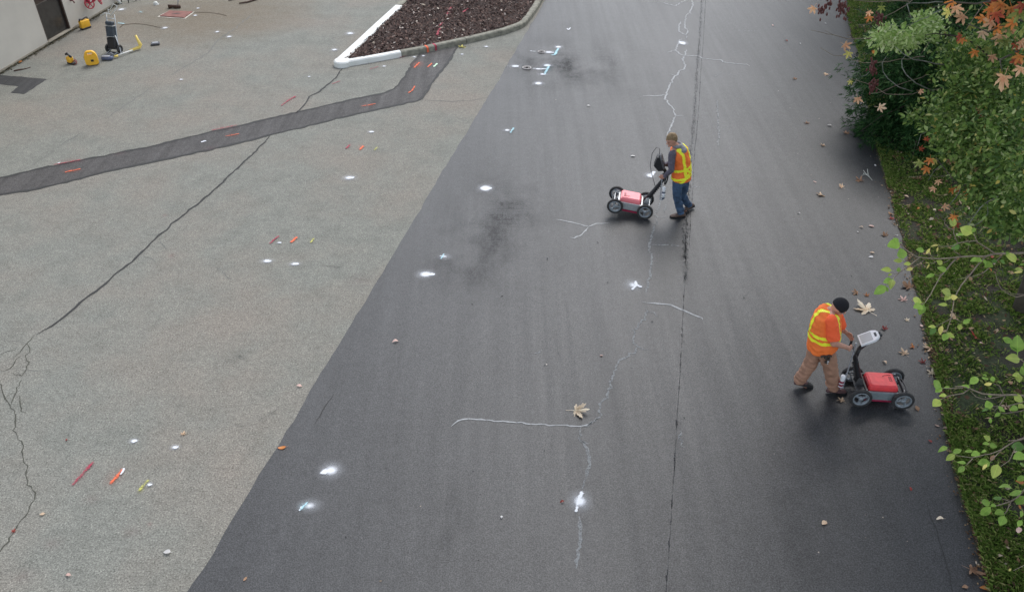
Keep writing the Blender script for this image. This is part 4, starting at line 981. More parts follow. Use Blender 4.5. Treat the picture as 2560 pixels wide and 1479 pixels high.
    bm = BM(); box(bm, (0, 0, -.045), (.10, .10, .05), .015, Mt); tube(bm, [m2, Mt @ Vector((-.02, 0, -.06)), Mt @ Vector((0, 0, -.03))], .032, 10); box(bm, (.12, 0, -.02), (.05, .12, .04), .012, Mt); build('tablet_mount', bm, M_BLK, root)
    bm = BM(); R_ = []
    for z, s in ((-.018, .94), (-.012, 1), (.012, 1), (.018, .96)):
        row = []
        for x, y in ((-.125, -.11), (-.125, .11), (.07, .11), (.12, .085), (.145, .045), (.145, -.045), (.12, -.085), (.07, -.11)): row.append(bm.verts.new(Mt @ Vector((x * s, y * s, z))))
        R_.append(row)
    for a, b in zip(R_, R_[1:]):
        for i in range(8): bm.faces.new((a[i], a[(i + 1) % 8], b[(i + 1) % 8], b[i]))
    bm.faces.new(R_[-1]); bm.faces.new(R_[0][::-1])
    tb = build('tablet', bm, M_WHT if white_tab else simple('charcoal_tablet', (.10, .10, .105, 1), .4), root)
    bm = BM(); box(bm, (-.025, 0, .0195), (.155, .175, .003), .001, Mt); build('screen', bm, M_SCREEN if white_tab else simple('dark_screen', (.03, .03, .035, 1), .15), tb)
    bm = BM(); box(bm, (.100, 0, .0195), (.03, .08, .004), .001, Mt); build('grip_slot', bm, M_BLK, tb)
    if not white_tab:
        bm = BM(); V0 = [(-.17, -.02), (.12, -.02), (.13, -.06), (-.02, -.17), (-.15, -.12)]
        A = [bm.verts.new(Mt @ Vector((x, -.085, z))) for x, z in V0]; B = [bm.verts.new(Mt @ Vector((x, .085, z))) for x, z in V0]
        bm.faces.new(A); bm.faces.new(B[::-1])
        for i in range(5): bm.faces.new((A[i], A[i - 1], B[i - 1], B[i]))
        build('monitor_housing', bm, M_BLK, root)
        bm = BM(); box(bm, (.0, 0, -.022), (.27, .05, .008), .002, Mt); box(bm, (.08, .0, -.03), (.05, .12, .02), .004, Mt); split(build('back_strap', bm, M_SILV, tb))
        tip = Mt @ Vector((.13, -.03, -.02)); pts = [tip, tip + Vector((.03, -.02, .11)), tip + Vector((.09, -.03, .11)), tip + Vector((.14, -.03, -.02)), tip + Vector((.12, -.03, -.28)), tip + Vector((.05, -.03, -.45)), m0.lerp(m1, .6)]
        bm = BM(); tube(bm, pts, .006, 6); build('cable', bm, M_CAB if False else simple('grey_cable', (.12, .12, .12, 1), .5), root, True)
    else:
        bm = BM(); ball(bm, Mt @ Vector((.155, -.02, -.01)), .028, 2); ball(bm, Mt @ Vector((.15, .03, -.01)), .024, 2); split(build('connector_cap', bm, M_BLK, root, True))
    return root
cart((4.985, 8.735, .004), radians(-5), 0, M_CRED, M_CHASD, radians(32), [(.02, 0, .25), (-.15, 0, .70), (-.13, 0, .87)], (-.06, .0, 1.06), True,
     label='red and grey survey cart in front of the worker with the black beanie', cat='survey cart', group='ground radar survey carts')
cart((2.585, 13.875, .004), radians(170), radians(7), M_CSHEEN, M_SILV, radians(62), [(.03, 0, .25), (-.20, 0, .78), (-.20, 0, .96)], (-.10, 0, 1.16), False,
     label='red survey cart with tipped front wheels, pushed by the bare-headed worker', cat='survey cart', group='ground radar survey carts')

# ================================================================== PEOPLE
M_SKIN = simple('skin', (.52, .27, .19, 1), .55, .12, 20, bump=.05)
M_VEST = simple('orange_hi_vis_mesh', (1.0, .20, .035, 1), .75, .08, 14, bump=.3)
M_STRIPE = simple('lime_reflective_tape', (1.0, .97, .04, 1), .5, .05, 14, bump=.1)
M_TEE = simple('orange_shirt', (1.0, .13, .035, 1), .8, .08, 14, bump=.3)
M_HOOD = simple('grey_hoodie', (.11, .10, .125, 1), .9, .18, 18, bump=.4)
M_HOODL = simple('light_grey_hood', (.24, .24, .26, 1), .9, .2, 18, bump=.4)
M_JEAN = simple('blue_jeans', (.045, .085, .15, 1), .85, .45, 9, bump=.5)
M_KHAKI = simple('brown_work_trousers', (.36, .195, .125, 1), .85, .2, 8, bump=.5)
M_SHOE = simple('brown_shoe', (.10, .065, .05, 1), .7, .3, 14)
M_SHOE2 = simple('maroon_trail_shoe', (.11, .055, .055, 1), .7, .35, 30)
M_SOLE = simple('black_sole', (.02, .02, .02, 1), .8)
M_HAIR = simple('light_brown_hair', (.22, .15, .075, 1), .7, .35, 60, bump=.6)
M_BEANIE = simple('black_knit_beanie', (.010, .010, .013, 1), .95, .2, 90, bump=.6)
def hand(bm, wrist, d, palm_n, thumb_side, curl=1.75, grip=True):
    d = d.normalized(); s = d.cross(palm_n).normalized() * thumb_side
    pc = wrist + d * .045
    loft(bm, [(wrist - d * .01, s, palm_n, .028, .02), (wrist + d * .02, s, palm_n, .036, .017), (wrist + d * .06, s, palm_n, .042, .016), (wrist + d * .09, s, palm_n, .040, .014)], 12, 2.6)
    for i, (o, L, r) in enumerate(((.031, .070, .0090), (.011, .078, .0095), (-.010, .072, .0090), (-.030, .058, .0080))):
        p = wrist + d * .082 + s * o; dd = d.copy(); pts = [p - d * .015]; ang = .25
        for sg in (.42, .33, .25):
            ang += curl * .42; q = d * cos(ang) + palm_n * sin(ang); p = p + q * L * sg * 1.05; pts.append(p)
        chain(bm, pts, [r, r, r * .92, r * .85], 8)
    p0 = wrist + d * .025 + s * .03; p1 = p0 + (s * .7 + d * .6 + palm_n * .35).normalized() * .036; p2 = p1 + (d * .7 + palm_n * .75).normalized() * .032
    chain(bm, [p0, p1, p2], [.013, .011, .009], 8)
def foot_shape(bm, ankle, toe, up=Vector((0, 0, 1)), k=1.0, low=0.0):
    d = (toe - ankle); f = d.normalized(); s = f.cross(up).normalized(); u = s.cross(f)
    L = .27 * k; h = ankle - f * .0
    # ankle given at the ankle joint ~.08 above the sole; build heel to toe
    sole = ankle - up * .085
    a = sole - d.normalized() * .0
    fd = Vector((toe.x - sole.x, toe.y - sole.y, toe.z - sole.z)).normalized(); s = fd.cross(up).normalized(); u = s.cross(fd)
    R = []
    for t_, w, hh in ((-.085, .022, .02), (-.07, .034, .045), (-.02, .037, .058), (.04, .038, .050), (.10, .046, .036), (.15, .046, .028), (.185, .034, .020), (.20, .015, .010)):
        R.append((sole + fd * t_ * k + u * (hh + low), s, u, w * k, hh))
    loft(bm, R, 16, 2.6)
def torso_rings(j, grow, spec):
    """spec: (t along spine 0..1, ru, rv, forward shift)"""
    pel, mid, nek = j['pelvis'], j['mid'], j['neck']; U = (j['sh_l'] - j['sh_r']).normalized(); out = []
    for t_, ru, rv, fw in spec:
        c = (pel * (1 - t_) ** 2 + mid * 2 * t_ * (1 - t_) + nek * t_ ** 2) if 0 <= t_ <= 1 else (pel + (pel - mid).normalized() * (-t_) * (nek - pel).length if t_ < 0 else nek + (nek - mid).normalized() * (t_ - 1) * (nek - pel).length)
        tg = ((mid - pel) * (1 - max(0, min(1, t_))) + (nek - mid) * max(0, min(1, t_))).normalized()
        Uo = (U - tg * U.dot(tg)).normalized(); V = tg.cross(Uo); fwd = j['fwd']
        if V.dot(fwd) < 0: V = -V
        out.append((c + V * fw, Uo, V, ru + grow, rv + grow))
    return out
def stripe_from(src, name, mat, parent, test, lift=.004):
    me = src.data; bm = BM(); bm.from_mesh(me); bm.normal_update()
    kill = [f for f in bm.faces if not test(f.calc_center_median(), f.normal)]
    bmesh.ops.delete(bm, geom=kill, context='FACES')
    bm.normal_update(); nv = [(v, v.normal.copy()) for v in bm.verts]
    for v, n_ in nv: v.co += n_ * lift
    return build(name, bm, mat, parent, True, recalc=False)
def person(j, o, cfg):
    """j: joints in world space; one continuous body, clothing as children"""
    for k_ in j: j[k_] = Vector(j[k_])
    base = o.location.copy()
    J = {k_: (v - base if k_ != 'fwd' else v) for k_, v in j.items()}
    fwd = J['fwd']; g_ = cfg.get('g', 0); gt = cfg.get('gt', 0)
    hd = J['head']; hf = Vector(cfg['face']).normalized(); hu = Vector(cfg.get('headup', (0, 0, 1))); hs = hf.cross(hu).normalized(); hu = hs.cross(hf)
    HM = Matrix((hs, hf, hu)).transposed().to_4x4()
    bm = BM()
    body = [(-.04, .10, .09, 0), (0, .15, .11, 0), (.12, .165, .125, 0), (.35, .15, .12, .01), (.6, .165, .125, .005), (.82, .175, .115, 0), (.93, .14, .09, 0), (1.0, .07, .07, 0)]
    loft(bm, torso_rings(J, g_ * .6, body), 24)
    chain(bm, [J['neck'], J['head'] - hu * .06 - hf * .01], [.062, .056])
    ball(bm, hd + hu * .01 - hf * .01, .1, 3, (.78, .95, 1.08), HM); ball(bm, hd - hu * .05 + hf * .028, .07, 3, (.80, .85, .95), HM)
    chain(bm, [hd + hf * .088 + hu * .008, hd + hf * .112 - hu * .022], [.009, .015], 8); ball(bm, hd + hf * .083 - hu * .085, .022, 2)
    ball(bm, hd + hf * .088 - hu * .050, .017, 2, (1.5, .7, .5), HM); chain(bm, [hd + hf * .086 + hu * .028 - hs * .035, hd + hf * .086 + hu * .028 + hs * .035], [.011, .011], 8)
    for s in (-1, 1): ball(bm, hd + hs * .079 * s - hu * .005 - hf * .008, .03, 2, (.3, .65, 1.05), HM)
    for s, q in (('r', -1), ('l', 1)):
        chain(bm, [J['sh_' + s], J['el_' + s], J['wr_' + s]], [.052 + gt, .042 + gt, .027 + gt * .3])
        chain(bm, [J['sh_' + s].lerp(J['neck'], .55), J['sh_' + s]], [.06, .055])
        chain(bm, [J['hip_' + s], J['kn_' + s], J['an_' + s]], [.083, .055, .038]); chain(bm, [J['an_' + s], J['an_' + s].lerp(J['to_' + s], .6) - Vector((0, 0, .03))], [.036, .03])
        hand(bm, J['wr_' + s], J['hd_' + s] - J['wr_' + s], Vector(cfg['palm_' + s]).normalized(), cfg['thumb_' + s])
    bd = remeshed('body', bm, .0065, M_SKIN, o, 3)
    # eyes
    bm = BM()
    for s in (-1, 1): ball(bm, hd + hf * .083 + hu * .012 + hs * .03 * s, .010, 2, (1.2, .7, .6), HM)
    split(build('eye', bm, simple('dark_eye', (.03, .025, .02, 1), .3), bd, True))
    # trousers
    bm = BM(); tr = cfg['leg_r']
    loft(bm, torso_rings(J, g_ * .7 + .014, [(-.10, .13, .10, 0), (0, .155, .125, 0), (.12, .165, .13, 0), (.22, .160, .126, 0)]), 24)
    for s in 'rl':
        kn, an, hp = J['kn_' + s], J['an_' + s], J['hip_' + s]
        pts = [hp, hp.lerp(kn, .5), kn, kn.lerp(an, .35), kn.lerp(an, .7), an.lerp(kn, .08)]
        chain(bm, pts, tr, 14)
        for q in range(5):      # baggy folds
            c = kn.lerp(an, .45 + q * .12); ax = (an - kn).normalized(); off = frame(ax)[0] * rnd.uniform(-.02, .02) + frame(ax)[1] * rnd.uniform(-.02, .02)
            ball(bm, c + off, tr[-1] * rnd.uniform(.98, 1.08), 2, (1, 1, .3), ax.to_track_quat('Z', 'Y').to_matrix().to_4x4())
    remeshed('trousers', bm, .009, cfg['m_leg'], o, 3, .007)
    # shoes
    for s in 'rl':
        bm = BM(); up = Vector(cfg.get('footup_' + s, (0, 0, 1))).normalized()
        foot_shape(bm, J['an_' + s], J['to_' + s], up, cfg.get('foot', 1.08)); chain(bm, [J['an_' + s], J['an_' + s] - up * .03], [.045, .047])
        sh = remeshed('shoe', bm, .008, cfg['m_shoe'], o, 2)
        so = stripe_from(sh, 'sole', M_SOLE, sh, lambda c, n, a=J['an_' + s], u_=up: (c - a).dot(u_) < -.062, .003)
    # upper garment sleeves
    bm = BM()
    loft(bm, torso_rings(J, g_ + .012, [(.16, .15, .12, 0), (.35, .155, .125, .01), (.6, .165, .125, .005), (.82, .178, .118, 0), (.93, .148, .095, 0), (.99, .085, .08, 0)]), 24)
    for s in 'rl':
        sh, el, wr = J['sh_' + s], J['el_' + s], J['wr_' + s]; chain(bm, [sh.lerp(J['neck'], .22), sh], [.062, .066])
        if cfg['sleeve'] == 'long': chain(bm, [sh, sh.lerp(el, .5), el, el.lerp(wr, .5), wr.lerp(el, .06)], [.066, .060, .054, .047, .038])
        else: tube(bm, [sh, sh.lerp(el, .35), sh.lerp(el, .82)], [.070 + gt, .074 + gt, .080 + gt], 16); ball(bm, sh, .070 + gt)
    remeshed('sweatshirt' if cfg['sleeve'] == 'long' else 'shirt', bm, .009, cfg['m_top'], o, 3, .005)
    # vest
    bm = BM(); loft(bm, torso_rings(J, g_ + .026, cfg['vest']), 28)
    vest = remeshed('safety_vest', bm, .010, M_VEST, o, 2, .006)
    # arm holes are implied by sleeves passing through; tape is lifted from the vest surface
    U = (J['sh_l'] - J['sh_r']).normalized(); pel, nek = J['pelvis'], J['neck']; ax = (nek - pel); Ls = ax.length; ax.normalize()
    def co(c):
        d_ = c - pel; tt = d_.dot(ax) / Ls; e_ = d_ - ax * (tt * Ls); return tt, e_.dot(U), e_.dot(fwd)
    stripe_from(vest, 'reflective_tape', M_STRIPE, vest, lambda c, n: cfg['tape'](*co(c)), .004)
    return bd, HM, hd, hf, hu, hs, J, vest
def shoulder_cap(): pass

# ---- worker with the beanie, walking right
Yr, Yl, Yc = 8.62, 9.02, 8.80
oB = empty('person', (4.49, 8.82, .004), 0, label='worker in a black beanie, orange shirt, orange vest and brown trousers walking right', cat='person')
jB = dict(pelvis=PY(2056, 866, 8.76), mid=PY(2056, 812, 8.78), neck=PY(2076, 776, 8.80), head=PY(2098, 768, 8.76),
          sh_r=PY(2079, 802, 8.58), sh_l=PY(2086, 778, 8.98), el_r=PY(2085, 858, 8.50), wr_r=PY(2120, 869, 8.56), hd_r=PY(2131, 873, 8.60),
          el_l=PY(2103, 822, 9.04), wr_l=PY(2115, 830, 8.98), hd_l=PY(2121, 836, 8.96),
          hip_r=PY(2066, 878, 8.66), kn_r=PY(2078, 926, 8.70), an_r=PY(2084, 969, 8.76), to_r=G(2117, 983, .0),
          hip_l=PY(2044, 868, 8.86), kn_l=PY(2024, 912, 8.86), an_l=PY(1998, 951, 8.885), to_l=G(2028, 967, .0), fwd=(.985, -.17, 0))
print('B joints', {k: tuple(round(c, 2) for c in v) for k, v in jB.items()})
vestB = [(.0, .17, .15, .0), (.12, .18, .155, .01), (.35, .175, .155, .02), (.6, .178, .145, .01), (.82, .180, .125, 0), (.95, .150, .10, 0), (1.03, .095, .085, 0)]
def tapeB(t, u, f):
    near = u < .0
    if .30 < t < .385 or .44 < t < .52: return True
    return abs(abs(u) - .112) < .026 and .5 < t
resB = person(jB, oB, dict(g=.028, gt=.010, face=(.80, -.28, -.50), headup=(.45, -.1, .88), palm_r=(.1, .9, -.4), palm_l=(.2, -.8, -.5), thumb_r=1, thumb_l=-1,
    leg_r=[.114, .106, .092, .088, .085, .082], m_leg=M_KHAKI, m_shoe=M_SHOE2, sleeve='short', m_top=M_TEE, vest=vestB, tape=tapeB, footup_l=(-.22, 0, .97)))
bd, HM, hd, hf, hu, hs, J, vest = resB
bm = BM(); ball(bm, hd + hu * .035 - hf * .012, .1, 3, (.97, 1.12, 1.12), HM)
for v in bm.verts:
    r_ = v.co - hd; k_ = r_.dot(hu) + r_.dot(hf) * .15
    if k_ < -.012: v.co += hu * (-.012 - k_)
beanie = build('beanie', bm, M_BEANIE, oB, True)
bm = BM(); pel = J['pelvis']
tube(bm, [pel + Vector((.03 * i - .10, -.22 - .01 * abs(i - 3), .03)) for i in range(6)], .016, 8)
for p, r_ in (((-.02, -.225, -.01), .03), ((.02, -.23, -.05), .028), ((.0, -.225, -.09), .024), ((.03, -.225, -.02), .02)): ball(bm, pel + Vector(p), r_, 1)
build('tool_belt', bm, simple('dark_belt_leather', (.05, .035, .025, 1), .6), oB, True)
bm = BM(); ball(bm, pel + Vector((.01, -.26, -.05)), .016, 1); ball(bm, pel + Vector((.012, -.26, -.085)), .012, 1); build('key_ring', bm, M_CHROME, oB, True)

# ---- bare-headed worker, walking left
oA = empty('person', (3.25, 13.75, .004), 0, label='bare-headed worker in a grey hoodie, orange vest and blue jeans facing left', cat='person')
jA = dict(pelvis=PY(1702, 449, 13.78), mid=PY(1710, 404, 13.80), neck=PY(1692, 367, 13.78), head=PY(1679, 350, 13.72),
          sh_l=PY(1680, 387, 13.62), sh_r=PY(1701, 374, 13.92), el_l=PY(1678, 426, 13.53), wr_l=PY(1662, 441, 13.63), hd_l=PY(1653, 444, 13.68),
          el_r=PY(1672, 410, 14.02), wr_r=PY(1661, 411, 13.96), hd_r=PY(1654, 410, 13.94),
          hip_l=PY(1694, 459, 13.69), kn_l=PY(1693, 497, 13.66), an_l=PY(1703, 532, 13.70), to_l=G(1668, 544, .0),
          hip_r=PY(1710, 457, 13.87), kn_r=PY(1707, 489, 13.89), an_r=PY(1722, 513, 13.98), to_r=G(1708, 529, .02), fwd=(-.85, .52, 0))
print('A joints', {k: tuple(round(c, 2) for c in v) for k, v in jA.items()})
vestA = [(.02, .165, .135, .0), (.12, .175, .140, .0), (.35, .165, .135, .01), (.6, .172, .13, .005), (.82, .172, .118, 0), (.95, .13, .095, 0), (1.0, .09, .085, 0)]
def tapeA(t, u, f):
    if .11 < t < .185 or .36 < t < .435: return True
    if f < .02 and abs(abs(u) - .095) < .026 and t > .10: return True
    return f < 0 and abs(abs(u) * .9 - abs(t - .27) * Ls_A) < .028 and t < .42
Ls_A = (Vector(jA['neck']) - Vector(jA['pelvis'])).length
resA = person(jA, oA, dict(g=.012, gt=.002, face=(-.84, -.40, -.36), headup=(-.30, 0, .95), palm_l=(-.3, .8, -.4), palm_r=(-.3, -.8, -.4), thumb_l=-1, thumb_r=1,
    leg_r=[.096, .086, .072, .068, .066, .066], m_leg=M_JEAN, m_shoe=M_SHOE, sleeve='long', m_top=M_HOOD, vest=vestA, tape=tapeA, footup_r=(-.55, .1, .83)))
bd, HM, hd, hf, hu, hs, J, vest = resA
bm = BM(); ball(bm, hd + hu * .022 - hf * .016, .1, 4, (.90, 1.05, 1.13), HM); bm.normal_update()
for v in bm.verts:
    r_ = v.co - hd; k_ = r_.dot(hu); f_ = r_.dot(hf); lim = .058 if f_ > .03 else (.058 - (.03 - f_) * 1.35)
    if k_ < lim: v.co += hu * (lim - k_) * .9 - hf * 0
    v.co += v.normal * (.012 * noise.noise(v.co * 38) + .006 * noise.noise(v.co * 90))
build('hair', bm, M_HAIR, oA, True)
bm = BM(); nk = J['neck']; bw = -fwd if False else Vector((.9, -.43, 0))
pts = [nk + Vector((cos(a), sin(a), 0)) * .088 + Vector((0, 0, .045 - .0 * a)) for a in [i * pi / 8 for i in range(17)]]
chain(bm, pts, [.030] * 17, 8); ball(bm, nk + bw * .085 + Vector((0, 0, .0)), .085, 3, (1, 1, .75)); ball(bm, nk + bw * .11 + Vector((0, -.03, -.03)), .075, 3, (1, 1, .8))
remeshed('hood', bm, .008, M_HOODL, oA, 2, .005)

# ---- marking wands held in the hands
def wand(name_label, top, bottom, can_mat, cap_mat, extra, side, grp):
    top, bottom = Vector(top), Vector(bottom); o = empty('marking_wand', bottom, 0, label=name_label, cat='marking wand', group='spray marking wands')
    d = top - bottom; dn = d.normalized(); u, w = frame(dn); sd = Vector(side).normalized(); sd = (sd - dn * sd.dot(dn)).normalized(); sd2 = dn.cross(sd)
    bm = BM(); Mx = Matrix((sd, sd2, dn)).transposed().to_4x4(); box(bm, (0, 0, d.length / 2), (.018, .014, d.length), .003, Mx); tube(bm, [d, d + dn * .06], .016, 8); build('rod', bm, M_GRY, o)
    bm = BM(); box(bm, (.02, 0, .13), (.035, .03, .03), .005, Mx); box(bm, (.03, 0, .01), (.06, .05, .02), .005, Mx); split(build('bracket', bm, M_GRY, o))
    Mc = Mx @ Matrix.Translation((.055, 0, .02)); bm = BM(); lathe(bm, [(.001, 0), (.020, .002), (.033, .018), (.033, .145), (.031, .15)], 20, Mc); can = build('spray_can', bm, can_mat, o, True)
    bm = BM(); lathe(bm, [(.031, .15), (.033, .155), (.033, .235), (.028, .245), (.001, .247)], 20, Mc); build('can_end', bm, cap_mat, can, True)
    for (z0, z1, m_) in extra:
        bm = BM(); lathe(bm, [(.0338, z0), (.0338, z1)], 20, Mc, False)
        kill = [f for f in bm.faces if len(f.verts) > 4 or abs((Mx.inverted() @ f.calc_center_median()).x - .055) > .030 and False]
        bmesh.ops.delete(bm, geom=kill, context='FACES')
        fl = [f for f in bm.faces if f.normal.dot(Vector((-.1, -1, .5))) < .2 and f.calc_center_median().dot(Vector((-.1, -1, .5))) < (Mc @ Vector((0, 0, (z0 + z1) / 2))).dot(Vector((-.1, -1, .5))) + .018]
        bmesh.ops.delete(bm, geom=fl, context='FACES')
        if bm.faces: build('can_label', bm, m_, can, recalc=False)
        else: bm.free()
M_CANR = simple('dark_red_can', (.25, .02, .045, 1), .35); M_CANB = simple('navy_can', (.03, .045, .085, 1), .35)
hB = jB['hd_r']; wand('grey marking wand with a dark red spray can, held by the worker in the beanie', hB + Vector((.03, .01, .05)), PY(2107, 967, 8.68), M_CANR, M_WHT, [(.03, .05, M_WHT), (.09, .11, M_WHT)], (-1, -.4, 0), None)
hA = jA['hd_l']; wand('grey marking wand with a navy and white spray can, held by the bare-headed worker', hA + Vector((.02, .01, .02)), PY(1650, 499, 13.62), M_CANB, M_WHT, [(.04, .06, M_WHT), (.07, .12, M_WHT)], (1, -.3, 0), None)

# ================================================================== LEAVES
def leaf_mesh(name, curl, sharp=.5, seed=0, wide=.5):
    r = random.Random(seed); bm = BM(); n = 6; cl = []; L = []; Rr = []
    for i in range(n + 1):
        t_ = i / n; w = wide * (sin(pi * t_ ** (.75 + .2 * sharp))) ** .8 * (1 - .25 * t_) if 0 < t_ < 1 else 0
        z = curl * (sin(t_ * pi) * .5 - t_ * t_ * .4) + r.uniform(-.01, .01)
        cl.append(bm.verts.new((0, t_, z)))
        if w > 0:
            q = .12 + abs(curl) * .3; L.append(bm.verts.new((-w, t_ + .02, z + w * q + r.uniform(-.015, .015)))); Rr.append(bm.verts.new((w, t_ + .02, z + w * q + r.uniform(-.015, .015))))
    for i in range(1, n - 1):
        bm.faces.new((cl[i], cl[i + 1], L[i], L[i - 1])); bm.faces.new((cl[i + 1], cl[i], Rr[i - 1], Rr[i]))
    bm.faces.new((cl[0], cl[1], L[0])); bm.faces.new((cl[1], cl[0], Rr[0])); bm.faces.new((cl[n - 1], cl[n], L[-1])); bm.faces.new((cl[n], cl[n - 1], Rr[-1]))
    s = [bm.verts.new(p) for p in ((-.012, 0, 0), (.012, 0, 0), (.010, -.22, -.03), (-.010, -.22, -.03))]; bm.faces.new(s)
    me = bpy.data.meshes.new(name); bm.to_mesh(me); bm.free(); me.shade_smooth(); return me
def maple_mesh(name, curl, seed):
    r = random.Random(seed)
    half = [(0, 1.0), (5, .86), (8, .74), (13, .80), (15, .62), (20, .46), (25, .27), (31, .42), (34, .62), (40, .62), (42, .78), (49, .95), (53, .76), (60, .74), (61, .56), (70, .50), (78, .26), (86, .38), (92, .52), (103, .64), (108, .48), (120, .40), (128, .22), (150, .16), (180, .06)]
    pts = [(-a, d) for a, d in half[::-1][:-1]] + half[:-1]
    bm = BM(); c = bm.verts.new((0, .0, 0)); ring = []; mid = []
    tw = [r.uniform(-1, 1) for _ in range(5)]
    for a, d in pts:
        d = d * r.uniform(.93, 1.07); an = radians(a + r.uniform(-1.5, 1.5)); x, y = sin(an) * d, cos(an) * d
        z = curl * (d * d * .35) * (1 + .8 * sin(an * 2 + tw[0])) + .10 * d * sin(an * 5 + tw[1] * 3) * (1 + abs(curl)); ring.append(bm.verts.new((x * .5, y * .5, z * .5)))
        dm = min(d * .45, .2); mid.append(bm.verts.new((sin(an) * dm * .5, cos(an) * dm * .5, .02 * r.uniform(-1, 1) + curl * dm * dm * .17)))
    n = len(ring)
    for i in range(n):
        k = (i + 1) % n
        bm.faces.new((mid[i], mid[k], ring[k], ring[i])); bm.faces.new((c, mid[k], mid[i]))
    s = [bm.verts.new(p) for p in ((-.010, 0, 0), (.010, 0, 0), (.05, -.36, .04), (.035, -.37, .04))]; bm.faces.new(s)
    bmesh.ops.recalc_face_normals(bm, faces=bm.faces)
    me = bpy.data.meshes.new(name); bm.to_mesh(me); bm.free(); return me
OV = [leaf_mesh('oval_leaf', c, s, i, w) for i, (c, s, w) in enumerate([(.15, .3, .32), (.35, .5, .28), (-.2, .6, .30), (.05, .2, .37), (.5, .7, .27)])]
MP = [maple_mesh('maple_leaf', c, i) for i, c in enumerate([.12, .3, .6, .9, -.25])]
LM = dict(
    tan=mat_leaf('tan_dry_leaf', (.66, .44, .28, 1), (.84, .64, .44, 1)), cream=mat_leaf('cream_leaf', (.80, .63, .44, 1), (.90, .77, .58, 1)),
    brown=mat_leaf('brown_dry_leaf', (.30, .16, .09, 1), (.50, .30, .17, 1)), orange=mat_leaf('orange_leaf', (.52, .15, .04, 1), (.66, .30, .07, 1)),
    red=mat_leaf('red_leaf', (.26, .03, .03, 1), (.42, .08, .05, 1)), pink=mat_leaf('pink_tan_leaf', (.60, .38, .32, 1), (.72, .52, .45, 1)),
    white=mat_leaf('bleached_leaf', (.72, .70, .66, 1), (.82, .80, .78, 1)),
    green=mat_leaf('fresh_green_leaf', (.20, .36, .05, 1), (.33, .50, .09, 1)), lime=mat_leaf('lime_leaf', (.38, .52, .09, 1), (.55, .60, .14, 1)),
    dgreen=mat_leaf('deep_green_leaf', (.10, .22, .04, 1), (.17, .32, .06, 1)), yellow=mat_leaf('yellow_leaf', (.66, .60, .14, 1), (.76, .66, .22, 1)),
    mgreen=mat_leaf('maple_green', (.14, .21, .05, 1), (.34, .34, .08, 1)), morange=mat_leaf('maple_orange', (.58, .17, .04, 1), (.74, .34, .09, 1)),
    msalmon=mat_leaf('maple_salmon', (.68, .34, .20, 1), (.76, .50, .28, 1)), mred=mat_leaf('maple_red', (.30, .04, .03, 1), (.52, .14, .05, 1)))
def put(me, mat, M, name='leaf', parent=None, **p):
    o = bpy.data.objects.new(name, me); C.objects.link(o)
    if not me.materials: me.materials.append(LM['tan'])
    o.material_slots[0].link = 'OBJECT'; o.material_slots[0].material = mat
    if parent is not None: o.parent = parent
    o.matrix_world = M if parent is None else M; return props(o, **p)
def ground_leaf(px, py, size_px, shape, col, label, rot=None, cat='leaf', z=.006, group='fallen leaves', curl=None):
    p = G(px, py, z); dep = (p - CAMP).dot(Vector((0, _c, -_s))); s = size_px / CAM_F * dep
    me = (MP[curl if curl is not None else rnd.choice((0, 1, 1, 2, 3))] if shape == 'M' else OV[rnd.randrange(5)])
    rot = rnd.uniform(0, 2 * pi) if rot is None else radians(rot)
    if shape == 'M': sc = s * 1.22
    else: sc = s * .95
    k = 1 if shape == 'M' else 1
    M = Matrix.Translation(p + Vector((0, 0, .008 + .03 * s))) @ Matrix.Rotation(rot, 4, 'Z') @ Matrix.Rotation(rnd.gauss(0, .12), 4, 'X') @ Matrix.Rotation(rnd.gauss(0, .12), 4, 'Y') @ Matrix.Diagonal((sc, sc, sc, 1))
    if shape == 'O': M = M @ Matrix.Translation((0, -.5, 0))
    return put(me, LM[col], M, 'fallen_leaf', None, label=label, cat=cat, group=group)
